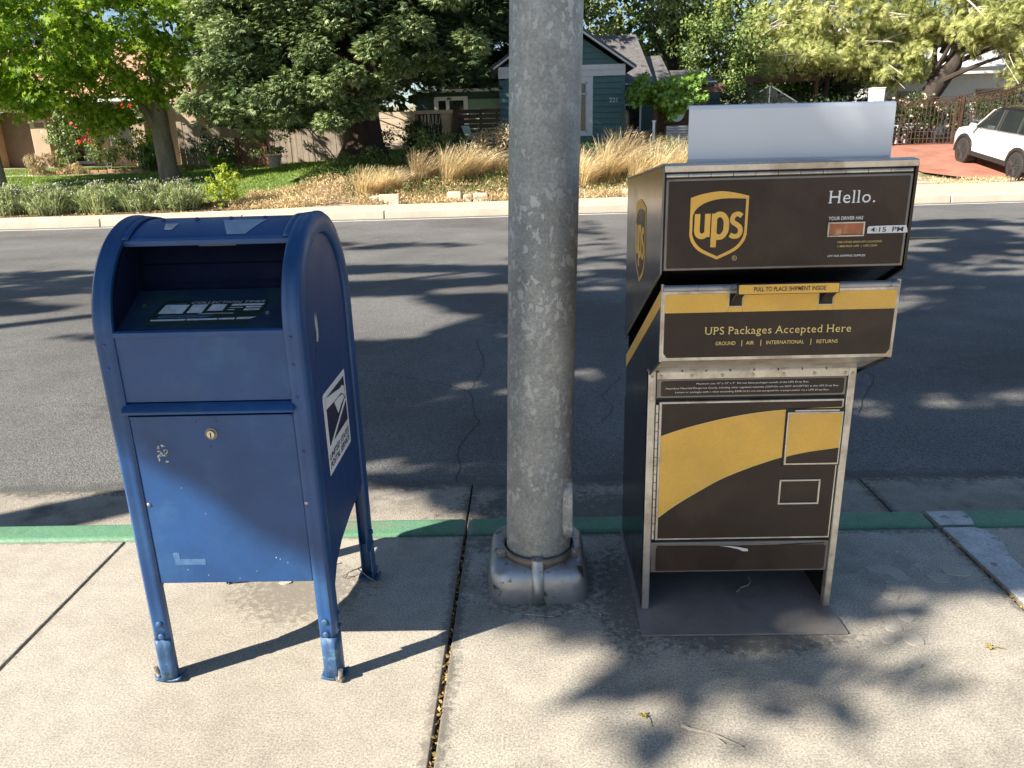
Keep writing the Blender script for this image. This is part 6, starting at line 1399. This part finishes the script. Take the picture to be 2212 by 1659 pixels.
def planting():
    # hedge of grey-green lavender clumps
    G = 'lavender clumps along the far pavement on the left'
    words = ['leftmost', 'second', 'third', 'fourth', 'fifth', 'sixth', 'seventh', 'eighth', 'ninth']
    for k in range(9):
        x = -15.6+k*.98; y = float(yk(x))+1.35+.12*sin(k*2.1); z = Z(x, y)
        t = thing('lavender_shrub', f'grey-green spiky lavender clump in the mulch bed, {words[k]} from the left edge', 'shrub', (x, y, z), group=G)
        blades('foliage', t, x, y, z, 150, .66+.07*sin(k*1.7), .8, .014, M['l_lav'], lean=(.10, -.10), base_r=.45)
        C, D = ell_clumps((x, y, z+.36), (.56, .46, .30), 44, .35); P, Nn, _ = clumped(C, 62, .13, D); P = P[P[:, 2] > z+.03]
        foliage('leaf_mass', T_SLIM, P, rng.uniform(.07, .13, len(P)), M['l_lav'], t, X=rng.normal(size=(len(P), 3))*.55+np.array([.15, -.1, .8]))
        P = np.c_[x+rng.normal(size=130)*.30, y+rng.normal(size=130)*.28, z+rng.uniform(.45, .72, 130)]
        foliage('blossoms', T_LEAF, P, rng.uniform(.03, .055, 130), M['flower_lilac'], t)
        C, D = ell_clumps((x, y, z+.22), (.52, .45, .26), 16, .3); P, Nn, _ = clumped(C, 45, .16)
        foliage('under_leaves', T_SLIM, P[P[:, 2] > z], .11, M['l_lav'], t)
    shrub('sapling', -6.75, 17.55, .42, .95, M['l_yel'], 'young bright green leafy sapling standing alone beside the lavender', per=42, nc=38, size=(.05, .09), stems=2)
    shrub('rose_bush', -15.3, 26.6, .75, 1.75, M['l_rose'], 'tall white flowering rose bush against the stucco column', flowers=(M['flower_white'], 10, .07, 5), nc=40)
    shrub('rose_bush', -13.9, 26.4, .75, 1.5, M['l_rose'], 'rose bush with clusters of red blooms before the stucco house', flowers=(M['flower_red'], 9, .12, 12), nc=40)
    shrub('rose_bush', -12.95, 26.8, .55, 1.95, M['l_rose'], 'tallest red rose bush, right of the others', flowers=(M['flower_red'], 6, .11, 12), nc=34, flow_z=.85)
    shrub('broom_shrub', -12.3, 26.2, .55, 1.35, M['l_yel'], 'yellow-green airy shrub left of the sweetgum trunk', nc=30, size=(.05, .09))
    shrub('rosemary_shrub', -12.1, 25.6, .6, .8, M['l_shrub'], 'spiky upright green shrub at the sweetgum trunk', tmpl=T_SLIM, size=(.16, .28), up=1.2, nc=26)
    shrub('heather_shrub', -15.6, 25.4, .55, .65, M['l_tan'], 'brownish heather mound at the stucco doorway', tmpl=T_SLIM, size=(.08, .15), up=.8, nc=26)
    shrub('heather_shrub', -14.6, 25.4, .4, .35, M['l_dry'], 'low orange-tinted mound beside the brownish heather', tmpl=T_SLIM, size=(.06, .10), up=.5, nc=16)
    shrub('laurel_shrub', -10.2, 25.9, .9, 1.1, M['l_dark'], 'dark shrub in the shade right of the sweetgum trunk', nc=34)
    shrub('camellia_shrub', -8.3, 25.9, .8, 1.9, M['l_shrub'], 'leafy green shrub climbing by the trellis', nc=34)
    shrub('yucca_plant', -9.25, 24.0, .35, .55, M['l_vine'], 'small bright broad-leaved plant on the lawn', nc=14, size=(.09, .16))
    shrub('laurel_shrub', -3.1, 22.3, .9, .8, M['l_dark'], 'dark low shrub at the right foot of the redwood', nc=30)
    shrub('ivy_shrub', -2.3, 20.3, .9, .65, M['l_shrub'], 'low green shrub behind the straw-coloured grasses', nc=26)
    shrub('ivy_shrub', -.5, 20.3, 1.0, .85, M['l_tan'], 'brownish dome of twiggy brush before the slat fence', tmpl=T_SLIM, size=(.08, .16), nc=34)
    shrub('rose_hedge', 13.2, 27.9, 1.1, 1.5, M['l_dark'], 'flowering hedge with pale blossoms behind the iron fence', flowers=(M['flower_white'], 44, .09, 5), nc=60, flow_z=.3)
    shrub('rose_hedge', 15.3, 28.1, 1.3, 1.5, M['l_dark'], 'darker hedge right of the flowering one, behind the car', nc=60)
    shrub('ivy_shrub', 17.2, 27.8, 1.3, 1.9, M['l_shrub'], 'green hedge at the right edge beyond the car', nc=60)
    shrub('laurel_shrub', 7.2, 26.5, 1.3, 1.7, M['l_dark'], 'dark evergreen shrub right of the pergola behind the drop box', nc=60)
    shrub('laurel_shrub', 9.6, 27.2, 1.4, 1.5, M['l_dark'], 'dark evergreen shrub below the pine tree', nc=60)
    # straw-coloured ornamental grasses
    G = 'ornamental grass tufts on the bank'
    spec = [(-3.65, 18.1, .62, 'l_straw', 'short pale grass tuft at the left end of the bank'),
            (-3.2, 18.3, .55, 'l_straw', 'drooping pale grass tuft next to the leftmost one'),
            (-2.45, 18.8, .75, 'l_tan', 'brownish feathery grass tuft in the middle of the bank'),
            (-1.75, 18.7, .85, 'l_straw', 'golden upright grass tuft left of the lamp post'),
            (-1.3, 18.9, .80, 'l_straw', 'golden feathery grass tuft beside the upright one'),
            (-.6, 18.9, .55, 'l_tan', 'sparse green-brown seedy grass close to the lamp post'),
            (1.35, 18.3, .85, 'l_straw', 'pale grass tuft immediately right of the lamp post'),
            (1.95, 18.5, .95, 'l_straw', 'tall golden grass tuft below the white window'),
            (2.35, 18.9, 1.0, 'l_tan', 'tangled brown seed-head grass right of the window'),
            (2.6, 18.2, .75, 'l_straw', 'low pale grass tuft in front of the tangled one'),
            (3.1, 18.3, .95, 'l_straw', 'sweeping golden grass tuft left of the drop box'),
            (3.7, 18.4, .95, 'l_straw', 'pinkish golden grass tuft touching the white sheet'),
            (4.4, 18.6, .85, 'l_tan', 'grass tuft mostly hidden behind the white sheet')]
    for x, y, h, m, lb in spec:
        z = Z(x, y); t = thing('grass_tuft', lb, 'grass', (x, y, z), group=G)
        blades('foliage', t, x, y, z, 620, h*1.12, .80, .010, M[m], lean=(.50, -.12), base_r=.24)
        n = 70; P = np.c_[x+rng.normal(size=n)*.22+.2, y+rng.normal(size=n)*.2, z+h*rng.uniform(.55, .95, n)]
        foliage('seed_heads', T_SLIM, P, rng.uniform(.08, .14, n), M['l_tan'], t, X=rng.normal(size=(n, 3))*.3+np.array([.6, 0, .6]))
    # dry ground cover on the bank, weeds, lawn
    def cover(name, x0, x1, s0, s1, n, h, m, tm=T_SLIM, size=(.05, .10), clump=True, label=None):
        x = rng.uniform(x0, x1, n*2); s_ = rng.uniform(s0, s1, n*2)
        if clump: k = vnoise(x*1.7, s_*2.3+4) > rng.uniform(.25, .6, n*2); x, s_ = x[k], s_[k]
        x, s_ = x[:n], s_[:n]; y = yk(x)+s_; z = tz(x, y)+rng.uniform(0, h, len(x))*(.4+vnoise(x*2.5, y*2.5))
        P = np.c_[x, y, z]; foliage(name, tm, P, rng.uniform(*size, len(x)), m, None, X=rng.normal(size=(len(x), 3))*.7+np.array([0, 0, .9]))
    cover('dry_ground_cover', -6.6, -.2, .84, 2.7, 15000, .16, M['l_dry'])
    cover('dry_ground_cover', -6.6, 6.0, .80, 1.3, 7000, .08, M['l_dry'])
    cover('dry_ground_cover', 1.0, 7.4, .9, 3.2, 9000, .22, M['l_straw'])
    cover('dry_ground_cover', 7.6, 13.0, 3.0, 4.2, 2500, .10, M['l_straw'])
    cover('bank_weeds', -4.2, 6.5, 1.2, 4.5, 8000, .30, M['l_shrub'], T_SLIM, (.07, .16))
    cover('bank_weeds', -5.5, 0, 2.6, 4.4, 5000, .22, M['l_shrub'], T_SLIM, (.06, .13))
    cover('mulch_litter', -17, -5.8, .8, 2.1, 6000, .03, M['brownleaf'], T_LEAF, (.04, .09), False)
    cover('lawn_grass', -18, -5.2, 1.9, 11.0, 42000, .03, M['l_grass'], T_SLIM, (.07, .12), False)
    cover('lawn_grass', -5.2, -3.4, 3.2, 8.0, 6000, .03, M['l_grass'], T_SLIM, (.07, .12), False)
planting()
